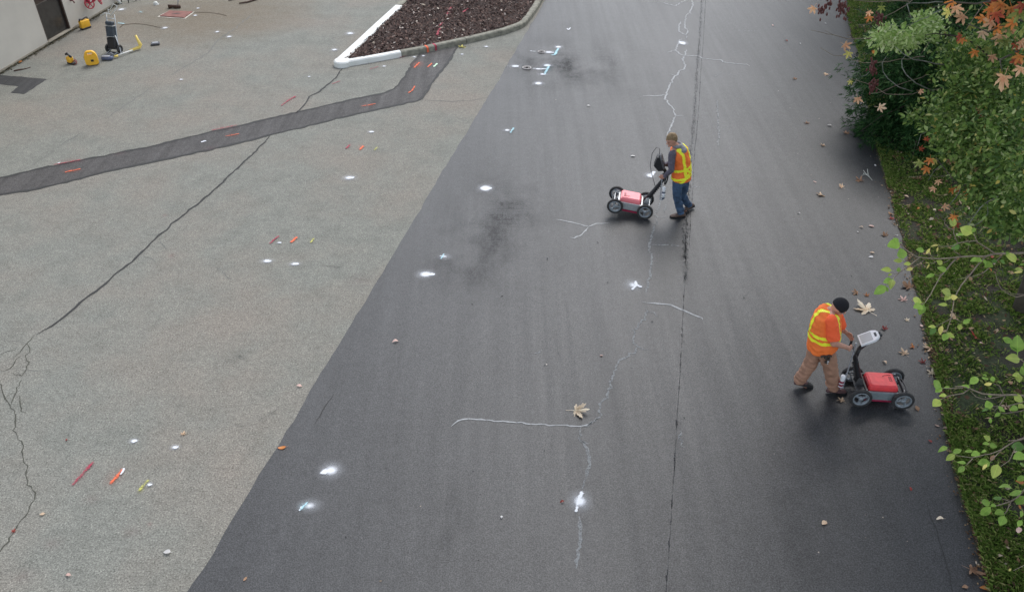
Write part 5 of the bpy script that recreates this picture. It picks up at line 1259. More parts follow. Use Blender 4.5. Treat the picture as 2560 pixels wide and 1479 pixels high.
GL = [
 (1440, 1027, 58, 'M', 'cream', 'large tan maple leaf alone in the middle of the road', -105, 0), (2168, 778, 62, 'M', 'cream', 'largest cream maple leaf, right of the beanie worker', 25, 0),
 (2055, 490, 32, 'M', 'tan', 'tan star-shaped maple leaf midway along the right lane', 0, 0), (2150, 453, 28, 'M', 'brown', 'brown curled maple leaf just below a pale twig', 20, 2),
 (2105, 469, 18, 'M', 'tan', 'small tan leaf left of the curled brown one', 40, 3), (2178, 566, 15, 'O', 'pink', 'pink oval leaf near the road edge, larger of a pair', 80, 0), (2153, 569, 11, 'O', 'tan', 'dull oval leaf left of the pink one', 60, 0),
 (2213, 590, 21, 'M', 'brown', 'rusty leaf on the road above the overhanging branch tip', 10, 3), (2229, 548, 18, 'M', 'red', 'reddish leaf against the grass edge, lower of two', 0, 1), (2229, 536, 17, 'M', 'brown', 'dark brown leaf on the grass edge, upper of two', 90, 3),
 (2142, 733, 24, 'M', 'brown', 'rusty maple leaf above the large cream one', 70, 1), (2167, 740, 17, 'M', 'orange', 'small orange tan leaf beside the rusty maple leaf', 0, 2), (2272, 720, 36, 'M', 'brown', 'big rusty curled leaf at the grass edge under the branch', 30, 3),
 (2259, 751, 28, 'M', 'pink', 'pale pink five-pointed leaf below the branch', 10, 1), (2268, 802, 15, 'M', 'cream', 'tiny cream leaf right of the tablet', 0, 1), (2213, 824, 20, 'M', 'red', 'red leaf just right of the white tablet', 20, 3),
 (2197, 843, 17, 'O', 'pink', 'pink teardrop leaf below the tablet', 100, 0), (2262, 885, 30, 'M', 'tan', 'tan maple leaf above the cart front wheel', 15, 0), (2283, 868, 19, 'M', 'orange', 'orange leaf up right of the tan maple leaf', 60, 2),
 (2326, 870, 36, 'M', 'tan', 'tan maple leaf lying half on the grass edge', 90, 1), (2211, 906, 15, 'O', 'tan', 'round tan leaf above the red antenna box', 20, 0), (2105, 1003, 26, 'M', 'tan', 'tan maple leaf by the rear cart wheel', 30, 1),
 (2330, 935, 30, 'M', 'cream', 'cream maple leaf at the grass edge beside the red cart', -20, 1), (2292, 1021, 19, 'O', 'brown', 'reddish brown leaf right of the front cart wheel', 0, 0), (2307, 907, 22, 'M', 'red', 'dark red leaf at the grass edge', 0, 2),
 (2335, 925, 15, 'O', 'pink', 'small pink leaf tucked above the cream edge leaf', 30, 0), (2342, 1064, 13, 'O', 'pink', 'small pink tan leaf on the road near the verge', 60, 0), (2364, 1073, 17, 'O', 'pink', 'pale pink leaf on the verge edge', 45, 0), (2325, 1103, 12, 'O', 'red', 'small dark pink leaf below the pale pink ones', 30, 0),
 (2375, 1090, 20, 'M', 'brown', 'brown leaf on the verge beside the pale pink leaf', 10, 3), (2018, 309, 17, 'M', 'brown', 'small brown leaf at mid road, lowest of the far trio', 0, 1), (2073, 315, 14, 'O', 'white', 'bleached leaf right of the small brown one', 60, 0),
 (2116, 335, 19, 'M', 'brown', 'brown leaf near the conifer tip', 0, 3), (2059, 365, 19, 'M', 'tan', 'tan leaf nearest the road middle on the far lane', 30, 1), (2068, 187, 19, 'M', 'tan', 'tan leaf left of the dark conifer', 80, 1), (1987, 199, 14, 'M', 'brown', 'dark small leaf on the far lane', 0, 3),
 (1965, 103, 10, 'O', 'red', 'tiny red leaf on the far lane', 30, 0), (1932, 64, 9, 'O', 'pink', 'tiny pink leaf at the far top of the road', 0, 0), (2064, 59, 8, 'O', 'white', 'tiny bleached leaf at the far top right', 0, 0), (2000, 110, 8, 'O', 'white', 'tiny white leaf left of the conifer tip', 0, 0),
 (2037, 455, 9, 'O', 'pink', 'tiny pink leaf above the star-shaped tan leaf', 50, 0), (1997, 534, 8, 'O', 'white', 'tiny pale leaf in the right lane below the star leaf', 50, 0), (2180, 632, 12, 'O', 'tan', 'grey tan leaf, upper of two near the branch tip', 70, 0), (2177, 643, 12, 'O', 'white', 'pale leaf, lower of two near the branch tip', 80, 0),
 (2144, 580, 6, 'O', 'white', 'tiny white leaf below the dull oval leaf', 0, 0), (2188, 414, 9, 'O', 'white', 'white petal-like leaf at the far grass edge', 0, 0), (2242, 589, 8, 'O', 'white', 'thin white leaf by the grass edge above the branch', 80, 0),
 (2060, 1307, 20, 'O', 'tan', 'tan oval leaf alone low in the right lane', 130, 0), (2349, 1297, 20, 'O', 'cream', 'cream ragged leaf low beside the verge', 90, 0), (2428, 1425, 54, 'M', 'brown', 'large brown maple leaf at the bottom right corner', -120, 1),
 (2412, 1467, 19, 'O', 'brown', 'brown leaf below the large brown maple leaf', 100, 0), (2459, 1470, 22, 'O', 'orange', 'orange leaf at the bottom of the verge', 80, 0), (2276, 1222, 12, 'O', 'red', 'curled red leaf low in the right lane', 0, 0),
 (1405, 1254, 13, 'O', 'red', 'red leaf left of the long white spray streak', 100, 0), (1254, 1292, 11, 'O', 'white', 'round white leaf low in the road middle', 0, 0), (705, 1119, 22, 'O', 'orange', 'tan leaf right on the line where dark road meets pale lot', 100, 0),
 (988, 854, 17, 'O', 'pink', 'pink teardrop leaf in the left lane', 110, 0), (1582, 391, 13, 'O', 'white', 'white leaf above the farther survey cart', 90, 0), (1471, 265, 9, 'O', 'white', 'tiny white leaf far up the road', 90, 0), (1503, 889, 9, 'O', 'pink', 'tiny pink leaf near the centre crack', 80, 0),
 (613, 1447, 13, 'O', 'brown', 'small brown leaf at the bottom left of the road', 150, 0), (171, 1437, 17, 'O', 'pink', 'pink leaf at the bottom left of the lot', 80, 0), (106, 1285, 13, 'O', 'tan', 'tan sliver leaf beside the winding crack', 110, 0), (34, 1329, 15, 'M', 'red', 'red leaf lying in the winding crack', 0, 1),
 (418, 1380, 23, 'O', 'white', 'white leaf, brightest spot low on the lot', 80, 3), (458, 1086, 19, 'M', 'tan', 'tan leaf right of the two white spray dots', 0, 1), (748, 965, 16, 'O', 'pink', 'pale leaf near the road line halfway down', 80, 0), (1155, 119, 26, 'M', 'yellow', 'yellowish leaf against the grey kerb', 0, 1),
 (50, 156, 14, 'O', 'orange', 'orange leaf at the foot of the cream wall', 80, 0), (167, 1099, 8, 'O', 'red', 'tiny red leaf on the left of the lot', 0, 0), (2303, 815, 13, 'O', 'pink', 'pink leaf on the road rim beside the grass', 0, 0)]
for x, y, s, sh, col, lb, rot, cu in GL: ground_leaf(x, y, s, sh, col, lb, rot, curl=cu if sh == 'M' else None)
for i in range(76):       # leaves lying in the grass
    y = 5.6 + 16 * rnd.random() ** 1.2; x = edge_x(y) + .15 + 3.2 * rnd.random() ** 1.1; z = verge_z(x, y) + .035
    big = rnd.random() < .35; s = rnd.uniform(.16, .26) if big else rnd.uniform(.06, .11); col = rnd.choice(['tan', 'brown', 'brown', 'red', 'orange', 'pink', 'brown'])
    M = Matrix.Translation((x, y, z)) @ Matrix.Rotation(rnd.uniform(0, 6.28), 4, 'Z') @ Matrix.Rotation(rnd.gauss(0, .25), 4, 'X') @ Matrix.Rotation(rnd.gauss(0, .25), 4, 'Y') @ Matrix.Diagonal((s, s, s, 1))
    words_ = dict(tan='tan', brown='brown', red='dark red', orange='orange', pink='pale pink')[col]
    off_ = x - edge_x(y); dep_ = 'at the grass edge' if off_ < .6 else ('just inside the grass' if off_ < 1.7 else 'deep in the grass')
    zone = next(w for lim, w in ((6.6, 'by the bottom corner'), (7.6, 'below the low sapling branches'), (8.6, 'beside the low sapling branches'), (9.8, 'beside the red cart wheels'), (11.2, 'level with the black beanie'), (13, 'under the long leafy branch'), (15.5, 'beyond the long leafy branch'), (99, 'near the drooping evergreen')) if y < lim)
    put(rnd.choice(MP[1:4]) if big else rnd.choice(OV), LM[col], M, 'fallen_leaf', None, label='%s %s leaf %s %s' % (words_, 'maple' if big else 'oval', dep_, zone), cat='leaf', group='leaves lying in the verge grass')
# pale forked twig on the road
bm = BM(); tw = [[(2180, 453), (2170, 440), (2168, 425)], [(2175, 447), (2164, 438), (2154, 441)], [(2166, 439), (2158, 428)], [(2168, 440), (2162, 438)]]
for pl_ in tw: tube(bm, [G(*p) + Vector((0, 0, .02)) for p in pl_], .007, 5)
ball(bm, G(2167, 439) + Vector((0, 0, .02)), .022, 1); ball(bm, G(2159, 436) + Vector((0, 0, .02)), .018, 1)
props(build('twig', bm, simple('lichened_twig', (.42, .43, .38, 1), .9, .2, 20), None, True), 'pale forked lichened twig lying near the grass edge', 'twig')

# ================================================================== OVERHANGING BROADLEAF TREES (lower right)
M_TWIG = simple('grey_brown_twig', (.24, .19, .14, 1), .8, .25, 12, bump=.2)
M_TRUNK = simple('grey_bark', (.10, .085, .065, 1), .9, .35, 6, bump=.8)
def dep3(x, y): return 8.15 + .25 * sin(x * .013) + .15 * sin(y * .02 + 1)
def dep_low(x, y): return 7.3 + .22 * sin(x * .015 + 1) + .12 * sin(y * .02)
def sapling(root_xy, hgt, conv, depf, branches, leaves, label, thick, tw_w):
    base = Vector((root_xy[0], root_xy[1], .05)); o = empty('broadleaf_sapling', base, 0, label=label, cat='tree', group='young broadleaf trees on the verge')
    bm = BM(); tk = [Vector((0, 0, -.1)), Vector((.05, .04, hgt * .3)), Vector((-.04, .02, hgt * .6)), Vector((-.15, 0, hgt * .85)), Vector((-.1, .1, hgt * 1.3)), Vector((-.2, .15, hgt * 1.7))]
    tube(bm, tk, [.07, .06, .05, .04, .028, .01], 10); build('trunk', bm, M_TRUNK, o, True)
    ends = []
    for bi, pl_ in enumerate(branches):
        pts = []
        for (u, v) in pl_:
            x, y = conv(u, v); pts.append(D(x, y, depf(x, y)) - base)
        pts = densify(pts, .10, .0)
        for q in pts[1:-1]: q += Vector((rnd.gauss(0, .003), rnd.gauss(0, .003), rnd.gauss(0, .003)))
        r0, r1 = thick[bi] if bi < len(thick) else (.006, .003)
        if bi in tw_w: pts = [Vector((-.15, 0, min(hgt * .85, pts[0].z + .2)))] + [pts[0].lerp(Vector((-.15, 0, pts[0].z)), .4)] + pts; 
        n = len(pts); bm = BM(); tube(bm, pts, [r0 + (r1 - r0) * i / (n - 1) for i in range(n)], 7); build('branch', bm, M_TWIG, o, True)
    for lf in leaves:
        (bx, by, tx, ty, col) = lf[:5]; kw = lf[5] if len(lf) > 5 else 1.0
        x0, y0 = conv(bx, by); x1, y1 = conv(tx, ty); dd = depf(x0, y0); p0 = D(x0, y0, dd - .01); L = math.hypot(x1 - x0, y1 - y0) / CAM_F * dd
        p1 = D(x1, y1, dd - .01 + rnd.uniform(-.35, .35) * L); yv = (p1 - p0); L = yv.length; yv.normalize()
        view = -ray((x0 + x1) / 2, (y0 + y1) / 2).normalized(); up = (view * .75 + Vector((0, 0, .5)) + Vector((rnd.gauss(0, .25), rnd.gauss(0, .25), 0))).normalized()
        xv = yv.cross(up).normalized(); zv = xv.cross(yv); me = rnd.choice(OV[:4])
        M = Matrix.Translation(p0) @ Matrix((xv, yv, zv)).transposed().to_4x4() @ Matrix.Diagonal((L * kw * 1.12, L, L, 1))
        ob = put(me, LM[col], Matrix.Translation(-base) @ M, 'leaf', None); ob.parent = o
    return o
B3 = [[(2487, 620), (2320, 630), (2050, 640), (1900, 670), (1620, 670), (1390, 690), (1220, 710), (1000, 700), (860, 680), (700, 570), (600, 465)],
 [(2050, 635), (1900, 530), (1780, 450), (1730, 330)], [(1780, 440), (1740, 435), (1500, 465), (1400, 515), (1300, 530), (1190, 520)], [(1480, 465), (1415, 320), (1430, 225)],
 [(1430, 270), (1340, 240), (1290, 170), (1290, 100), (1340, 70)], [(1530, 665), (1430, 590), (1425, 500)], [(1120, 700), (1060, 640), (970, 580)], [(900, 690), (770, 800), (600, 910), (500, 1010), (390, 1120)],
 [(600, 910), (540, 940), (470, 920)], [(750, 790), (670, 750), (655, 700)], [(980, 720), (900, 790), (800, 830)], [(1390, 690), (1330, 740), (1250, 780)],
 [(1460, 700), (1380, 800), (1280, 910), (1215, 990), (1180, 1070), (1080, 1220), (990, 1370), (940, 1400)], [(1240, 940), (1180, 965), (1130, 945)], [(1160, 740), (1100, 770), (1050, 775)],
 [(2160, 655), (2060, 750), (1950, 850), (1850, 930), (1700, 975), (1640, 970)], [(1900, 680), (1790, 790), (1700, 900), (1640, 970), (1540, 1120), (1480, 1200), (1430, 1320), (1395, 1480), (1380, 1640), (1335, 1740), (1300, 1860)],
 [(1640, 960), (1560, 1000), (1480, 1020)], [(2487, 1260), (2380, 1280), (2260, 1240), (2130, 1160), (2080, 1030), (2050, 900)], [(2480, 1250), (2330, 1245), (2180, 1170)], [(1450, 1620), (1560, 1680)], [(1640, 570), (1660, 440)],
 [(1400, 1600), (1250, 1690), (1130, 1740)], [(1480, 1215), (1440, 1190)]]
L3 = [(600, 470, 412, 520, 'green', 1.0), (590, 450, 500, 395, 'green', .8), (655, 710, 615, 545, 'green', 1.1), (645, 740, 505, 735, 'lime', .9), (770, 780, 660, 790, 'lime', .8), (800, 850, 700, 880, 'yellow', 1), (480, 885, 315, 870, 'lime', .9), (585, 905, 585, 835, 'green', 1.2), (480, 930, 425, 970, 'lime', 1),
 (490, 1020, 350, 1070, 'green', 1), (500, 1020, 460, 1165, 'lime', 1.1), (390, 1120, 210, 1245, 'green', 1), (390, 1130, 425, 1205, 'green', 1), (970, 580, 850, 570, 'green', .8), (1190, 500, 1070, 520, 'yellow', .6), (1180, 530, 1165, 605, 'yellow', .6), (1060, 550, 1000, 640, 'yellow', .6), (1040, 590, 1075, 650, 'yellow', .5),
 (1425, 220, 1350, 110, 'lime', 1.1), (1425, 220, 1435, 100, 'lime', .9), (1700, 330, 1520, 230, 'lime', 1.5), (1700, 310, 1745, 235, 'green', 1.2), (1570, 350, 1460, 350, 'green', .8), (1510, 500, 1385, 560, 'dgreen', 1.1), (1580, 475, 1690, 510, 'green', .6),
 (1250, 790, 1160, 735, 'lime', 1.2), (1310, 900, 1170, 835, 'green', 1.2), (1050, 790, 1010, 860, 'yellow', .5), (1050, 780, 990, 765, 'yellow', .5), (1130, 940, 995, 990, 'green', .7), (1210, 1050, 1150, 1010, 'green', 1.2), (1850, 730, 1680, 730, 'green', 1.1), (1870, 720, 1910, 790, 'green', 1), (2000, 770, 1890, 830, 'green', 1.1),
 (2080, 745, 1985, 745, 'dgreen', .9), (2200, 625, 2385, 765, 'lime', .8), (2190, 640, 2270, 610, 'green', 1), (2120, 730, 2200, 780, 'dgreen', .9), (2420, 800, 2500, 790, 'green', 1), (2350, 870, 2480, 880, 'lime', .7), (2330, 920, 2470, 900, 'yellow', .4),
 (1380, 1250, 1235, 1185, 'lime', 1.1), (1370, 1290, 1480, 1290, 'yellow', 1.5), (1370, 1270, 1280, 1330, 'lime', 1.1), (1330, 1405, 1185, 1400, 'lime', .7), (935, 1370, 790, 1310, 'lime', 1.2), (950, 1420, 810, 1450, 'green', 1.1), (970, 1400, 900, 1560, 'green', 1.1),
 (1560, 1690, 1680, 1620, 'green', .9), (1530, 1700, 1500, 1790, 'lime', 1.3), (1150, 1740, 1030, 1735, 'lime', .8), (1150, 1750, 1060, 1860, 'dgreen', 1.0), (1250, 1720, 1210, 1860, 'yellow', .9), (1320, 1840, 1260, 1950, 'green', 1.1), (1320, 1830, 1430, 1900, 'lime', 1.0), (1960, 850, 2000, 900, 'orange', .7)]
th3 = [(.013, .004), (.008, .004), (.006, .003), (.005, .003), (.005, .002), (.004, .002), (.004, .002), (.006, .003), (.003, .002), (.003, .002), (.003, .002), (.004, .002), (.007, .003), (.003, .002), (.003, .002), (.006, .003), (.008, .003), (.003, .002), (.005, .003), (.004, .002), (.003, .002), (.003, .002), (.003, .002), (.003, .002)]
sapling((7.6, 7.4), 4.0, cr(2150, 530, 6.066), dep3, B3, L3, 'sapling whose thin branch of bright oval leaves overhangs the grass edge', th3, (0, 18))
c4 = cr(2200, 760, 4.161); c5 = cr(2300, 1080, 3.649)
def low(u, v): return (u, v)
def cv(f, pl_): return [f(*p) for p in pl_]
BL = [cv(c4, [(1560, 947), (1498, 945), (1300, 940), (1180, 940), (1060, 930), (950, 885), (860, 855), (780, 855)]), cv(c5, [(1000, 30), (949, 50), (870, 70), (760, 150), (690, 220), (640, 270)]), cv(c5, [(990, 500), (949, 530), (880, 600), (830, 630), (690, 670)]), cv(c4, [(1560, 700), (1498, 600), (1440, 560), (1430, 490)]),
 cv(c4, [(1300, 945), (1200, 970), (1080, 985), (1000, 960), (940, 900)]), cv(c4, [(930, 880), (860, 925), (790, 940), (700, 950), (620, 1000)]), cv(c4, [(860, 870), (700, 875), (640, 870)]), cv(c4, [(1280, 930), (1240, 850), (1180, 825)]), cv(c4, [(940, 880), (930, 840)]),
 cv(c4, [(1498, 1010), (1430, 1030), (1300, 1065), (1170, 1060), (1140, 1085)]), cv(c4, [(1300, 960), (1240, 1060), (1190, 1110)]), cv(c4, [(1498, 1100), (1460, 1110), (1300, 1130), (1250, 1130)]), cv(c5, [(870, 70), (800, 80)]), cv(c5, [(870, 130), (850, 180), (820, 260), (730, 315)]),
 cv(c5, [(760, 150), (640, 200), (470, 230), (340, 210), (250, 150)]), cv(c5, [(480, 240), (420, 300)]), cv(c5, [(830, 630), (790, 720), (760, 750)]), cv(c5, [(830, 630), (730, 600)]), cv(c5, [(990, 1195), (949, 1215), (850, 1260)]), cv(c4, [(1340, 1456), (1430, 1420), (1510, 1400)])]
LLraw4 = [(1380, 400, 1270, 345, 'green', .8), (1430, 500, 1430, 320, 'green', 1.1), (1430, 490, 1350, 420, 'dgreen', 1), (1455, 570, 1305, 560, 'lime', .8), (1490, 640, 1540, 600, 'green', 1), (1480, 760, 1380, 740, 'lime', 1.2), (1440, 730, 1450, 815, 'lime', 1.2), (1520, 750, 1470, 640, 'green', 1),
 (640, 870, 545, 795, 'green', 1.1), (640, 870, 575, 915, 'green', 1), (690, 945, 615, 955, 'lime', .8), (625, 995, 548, 1062, 'lime', 1.1), (935, 865, 845, 845, 'green', .8), (935, 830, 1025, 755, 'green', 1.1), (725, 865, 665, 865, 'green', .8), (1130, 775, 1050, 765, 'green', .8), (1110, 750, 1070, 730, 'green', 1), (1165, 820, 1080, 840, 'yellow', .8), (1180, 805, 1165, 745, 'green', 1.3),
 (1270, 815, 1220, 800, 'green', .8), (1150, 970, 1135, 920, 'green', 1), (1390, 945, 1485, 1015, 'lime', 1.0), (1145, 1090, 1110, 1000, 'green', 1.2), (1230, 1060, 1300, 1120, 'green', .8), (1430, 1070, 1345, 1100, 'green', .9), (1440, 1080, 1520, 1050, 'lime', 1.3), (1150, 1180, 1150, 1240, 'green', 1), (1140, 1090, 1060, 1110, 'dgreen', .8), (1250, 1130, 1190, 1170, 'green', .8), (1500, 1130, 1540, 1200, 'green', 1)]
LLraw5 = [(250, 135, 165, 175, 'green', .8), (320, 200, 235, 255, 'lime', 1), (300, 190, 380, 155, 'green', .8), (420, 280, 335, 270, 'green', .7), (405, 310, 345, 365, 'green', 1.1), (480, 170, 405, 175, 'green', .7), (545, 185, 465, 210, 'green', 1), (605, 165, 560, 185, 'green', 1), (640, 75, 580, 30, 'lime', 1.2), (630, 100, 570, 105, 'green', .8), (630, 110, 705, 135, 'green', 1), (640, 275, 525, 285, 'green', 1.1), (610, 290, 570, 340, 'yellow', .8),
 (710, 290, 665, 420, 'lime', 1.0), (955, 130, 825, 130, 'dgreen', 1.1), (955, 200, 850, 240, 'green', 1.1), (960, 300, 905, 285, 'green', 1), (845, 515, 720, 490, 'green', 1), (930, 530, 810, 575, 'green', .9), (745, 590, 665, 610, 'dgreen', .9), (640, 640, 555, 640, 'green', 1.2), (645, 680, 550, 760, 'green', .9), (640, 670, 700, 665, 'green', 1), (765, 720, 680, 740, 'green', 1), (770, 760, 730, 850, 'green', 1.2), (960, 580, 875, 660, 'green', 1.1), (900, 660, 920, 700, 'orange', 1), (930, 770, 915, 715, 'green', 1), (930, 800, 890, 860, 'green', 1),
 (900, 860, 900, 920, 'pink', 1.2), (830, 1240, 810, 1265, 'yellow', .8), (960, 400, 880, 440, 'green', 1), (950, 460, 870, 440, 'orange', .6)]
LL = [(*c4(a, b), *c4(c_, d_), col, k_) for a, b, c_, d_, col, k_ in LLraw4] + [(*c5(a, b), *c5(c_, d_), col, k_) for a, b, c_, d_, col, k_ in LLraw5]
thL = [(.012, .004), (.011, .003), (.012, .004), (.009, .003)] + [(.005, .002)] * 20
sapling((7.0, 5.4), 3.2, low, dep_low, BL, LL, 'second sapling with sparse green leaves hanging low along the right border', thL, (0, 1, 2, 3))

# ================================================================== DENSE VEGETATION (upper right)
def leaf_cloud(name, centres, per, size, mat, parent, base, spread=.10, up=.35, aspect=.42, outward=None):
    """clusters of folded oval leaves; centres (n,3) world"""
    Cn = np.repeat(np.asarray(centres), per, 0); n = len(Cn)
    d = rng.normal(size=(n, 3)); d[:, 2] += up; d /= np.linalg.norm(d, axis=1)[:, None]
    P0 = Cn + d * (spread * (.25 + .75 * rng.random(n)))[:, None]
    y = d + rng.normal(size=(n, 3)) * .45; y[:, 2] -= .15; y /= np.linalg.norm(y, axis=1)[:, None]
    nn = rng.normal(size=(n, 3)) * .45 + np.array([0, -.25, .9]); x = np.cross(y, nn); x /= np.linalg.norm(x, axis=1)[:, None]; z = np.cross(x, y)
    L = (size * (.6 + .8 * rng.random(n)))[:, None]; w = L * aspect
    pts = [P0, P0 + y * L * .35 + x * w * .5 + z * L * .05, P0 + y * L * .75 + x * w * .38 + z * L * .04, P0 + y * L - z * L * .06, P0 + y * L * .75 - x * w * .38 + z * L * .04, P0 + y * L * .35 - x * w * .5 + z * L * .05]
    V = np.stack(pts, 1).reshape(-1, 3) - np.array(base); i = np.arange(n)[:, None] * 6
    F = np.concatenate([i + [0, 1, 2, 3], i + [0, 3, 4, 5]], 0)
    return bulk(name, V, F, mat, parent, kind='stuff')
def pxcloud(ellipses):
    out = []
    for cx, cy, rx, ry, d, n in ellipses:
        for i in range(n):
            while True:
                a, b, e = rnd.uniform(-1, 1), rnd.uniform(-1, 1), rnd.uniform(-1, 1)
                if a * a + b * b + e * e < 1: break
            x, y = cx + a * rx, cy + b * ry
            if noise.noise(Vector((x * .030, y * .036, d))) + .5 * noise.noise(Vector((x * .08, y * .09, d))) < -.10: continue
            out.append(tuple(D(x + rnd.gauss(0, 9), y + rnd.gauss(0, 8), d + e * .8)))
    return out
GREENS = [(0, (.045, .095, .02, 1)), (.3, (.09, .165, .035, 1)), (.6, (.165, .265, .055, 1)), (.85, (.27, .37, .10, 1)), (.96, (.42, .48, .22, 1)), (1, (.60, .48, .10, 1))]
PALE = [(0, (.16, .27, .06, 1)), (.4, (.30, .44, .12, 1)), (.75, (.46, .58, .22, 1)), (1, (.64, .70, .40, 1))]
M_GLF = mat_island('shrub_leaves', GREENS, .5, .3); M_PLF = mat_island('pale_shrub_leaves', PALE, .5, .3)
# small-leaved tree
tb = Vector((8.3, 10.6, .08)); sm = empty('small_leaved_tree', tb, 0, label='dense small-leaved green tree filling the right border beyond the sapling', cat='tree')
bm = BM(); tube(bm, [Vector((0, 0, -.15)), Vector((-.1, .05, 1.2)), Vector((-.5, -.1, 2.3)), Vector((-1.2, -.3, 3.2)), Vector((-1.9, -.6, 3.9))], [.11, .09, .07, .045, .02], 10); tube(bm, [Vector((-.1, .05, 1.2)), Vector((.3, .4, 2.8)), Vector((.2, .3, 4.6))], [.08, .05, .02], 8); build('trunk', bm, M_TRUNK, sm, True)
E1 = [(2250, 95, 75, 22, 11.0, 90), (2325, 62, 36, 34, 11.0, 60), (2205, 92, 40, 16, 11.2, 35)]
E2 = [(2485, 520, 80, 40, 9.3, 70), (2425, 440, 50, 40, 9.7, 50), (2550, 520, 40, 60, 9.0, 60), (2360, 330, 50, 24, 10.1, 60), (2410, 560, 40, 20, 9.4, 0), (2545, 420, 40, 60, 9.0, 110), (2470, 350, 80, 60, 9.5, 120), (2540, 560, 36, 34, 9.0, 50), (2460, 110, 60, 40, 10.2, 60), (2400, 130, 64, 36, 10.6, 90), (2440, 185, 86, 52, 10.4, 150), (2390, 205, 50, 50, 10.5, 100), (2475, 250, 95, 60, 10.1, 190), (2372, 268, 62, 30, 10.2, 80), (2330, 292, 62, 16, 10.3, 55), (2440, 320, 105, 52, 9.9, 190), (2500, 400, 78, 64, 9.6, 170), (2432, 400, 62, 42, 9.9, 110), (2545, 300, 44, 90, 9.4, 120), (2535, 480, 44, 50, 9.3, 80), (2385, 372, 42, 32, 10, 50), (2505, 548, 52, 30, 9.3, 60), (2545, 130, 44, 70, 9.8, 60), (2480, 470, 60, 30, 9.6, 60)]
leaf_cloud('foliage', pxcloud(E1), 13, .065, M_PLF, sm, tb, .11, .3, .45)
leaf_cloud('foliage', pxcloud(E2), 12, .062, M_GLF, sm, tb, .12, .3, .48)
leaf_cloud('foliage', [tuple(tb + Vector((max(-1.6, min(1.8, rnd.gauss(-.1, .9))), max(-1.8, min(1.5, rnd.gauss(.1, 1.0))), rnd.uniform(2.4, 5.0)))) for _ in range(700)], 12, .07, M_GLF, sm, tb, .16, .3, .48)
M_LICH = simple('lichen_grey_bark', (.20, .20, .17, 1), .9, .45, 25, bump=.4)
cc = cr(2050, 0, 4.935); c2 = cr(2100, 280, 5.393)
limbs = [(cv(cc, [(1560, 800), (1420, 790), (1280, 755), (1150, 730), (1030, 670), (930, 570)]), .014, .004, 10.4, M_LICH), (cv(cc, [(1400, 1130), (1310, 1090), (1180, 1020), (1060, 920), (1000, 830), (1010, 750), (1090, 640), (1180, 610)]), .012, .004, 10.6, M_LICH), (cv(cc, [(1140, 1130), (970, 1070), (850, 970), (780, 880), (770, 780), (830, 680)]), .009, .004, 10.9, M_LICH),
 (cv(cc, [(1500, 1090), (1300, 1130), (1050, 1170), (800, 1165), (650, 1060), (430, 985), (340, 960)]), .008, .003, 10.8, M_TWIG), (cv(cc, [(1320, 930), (1100, 1010), (900, 1060), (760, 1140), (630, 1165)]), .007, .003, 10.9, M_TWIG), (cv(cc, [(1300, 690), (1000, 740), (720, 770), (550, 775), (400, 740), (270, 690), (160, 680), (0, 600)]), .009, .003, 11.2, M_TWIG), (cv(cc, [(1000, 400), (700, 470), (500, 485), (350, 470), (180, 435), (0, 400), (-110, 370)]), .010, .003, 11.3, M_TWIG), (cv(cc, [(180, 435), (50, 365)]), .005, .002, 11.3, M_TWIG),
 (cv(cc, [(1500, 20), (1070, 55), (1100, 180), (1150, 290), (1000, 330), (800, 290)]), .011, .004, 10.9, M_LICH), (cv(cc, [(1200, -60), (1070, 60), (900, 160), (700, 250), (580, 310), (460, 300)]), .009, .003, 11, M_TWIG), (cv(cc, [(1100, 20), (600, 20), (400, 5), (200, -10)]), .009, .004, 11.2, M_TWIG), (cv(cc, [(2250, 760), (2080, 670), (1900, 540), (1700, 450), (1500, 420), (1300, 440)]), .018, .006, 9.9, simple('dark_wet_bark', (.03, .02, .016, 1), .8)), (cv(cc, [(2000, 60), (1900, 220), (1800, 380)]), .008, .004, 9.8, M_TWIG), (cv(cc, [(1600, 90), (1400, 165), (1160, 280)]), .009, .004, 10.4, M_LICH), (cv(cc, [(700, 860), (640, 870), (560, 930), (510, 940), (470, 890)]), .006, .003, 10.8, M_LICH),
 (cv(c2, [(2160, 720), (2040, 790), (1900, 860)]), .008, .004, 9.6, M_TWIG), (cv(c2, [(2200, 1100), (1975, 1215), (1870, 1300), (1770, 1450), (1700, 1560)]), .009, .005, 8.9, M_LICH), (cv(c2, [(1975, 1215), (1995, 1370), (1930, 1450), (1800, 1540)]), .005, .004, 8.9, M_LICH), (cv(c2, [(1900, 860), (1500, 850), (1300, 875), (1180, 855), (930, 870)]), .006, .003, 9.9, M_TWIG), (cv(c2, [(1650, 1000), (1590, 1110), (1530, 1200), (1440, 1290)]), .010, .004, 9.4, M_LICH), (cv(c2, [(1620, 560), (1380, 690), (1280, 800), (1190, 930)]), .006, .003, 9.9, M_LICH), (cv(c2, [(1240, 240), (1090, 310), (1030, 460)]), .006, .003, 10.1, M_LICH), (cv(c2, [(2350, 310), (2150, 280), (1930, 320)]), .010, .005, 9.7, simple('dark_wet_bark', (.03, .02, .016, 1)))]
for pl_, r0, r1, dd, m_ in limbs:
    pts = densify([D(x, y, dd + .12 * sin(x * .03)) - tb for x, y in pl_], .12, 0); n = len(pts); bm = BM()
    tube(bm, [q + Vector((rnd.gauss(0, .006), rnd.gauss(0, .006), rnd.gauss(0, .006))) for q in pts], [(r0 + (r1 - r0) * i / (n - 1)) * .75 for i in range(n)], 6); build('branch', bm, m_, sm, True)

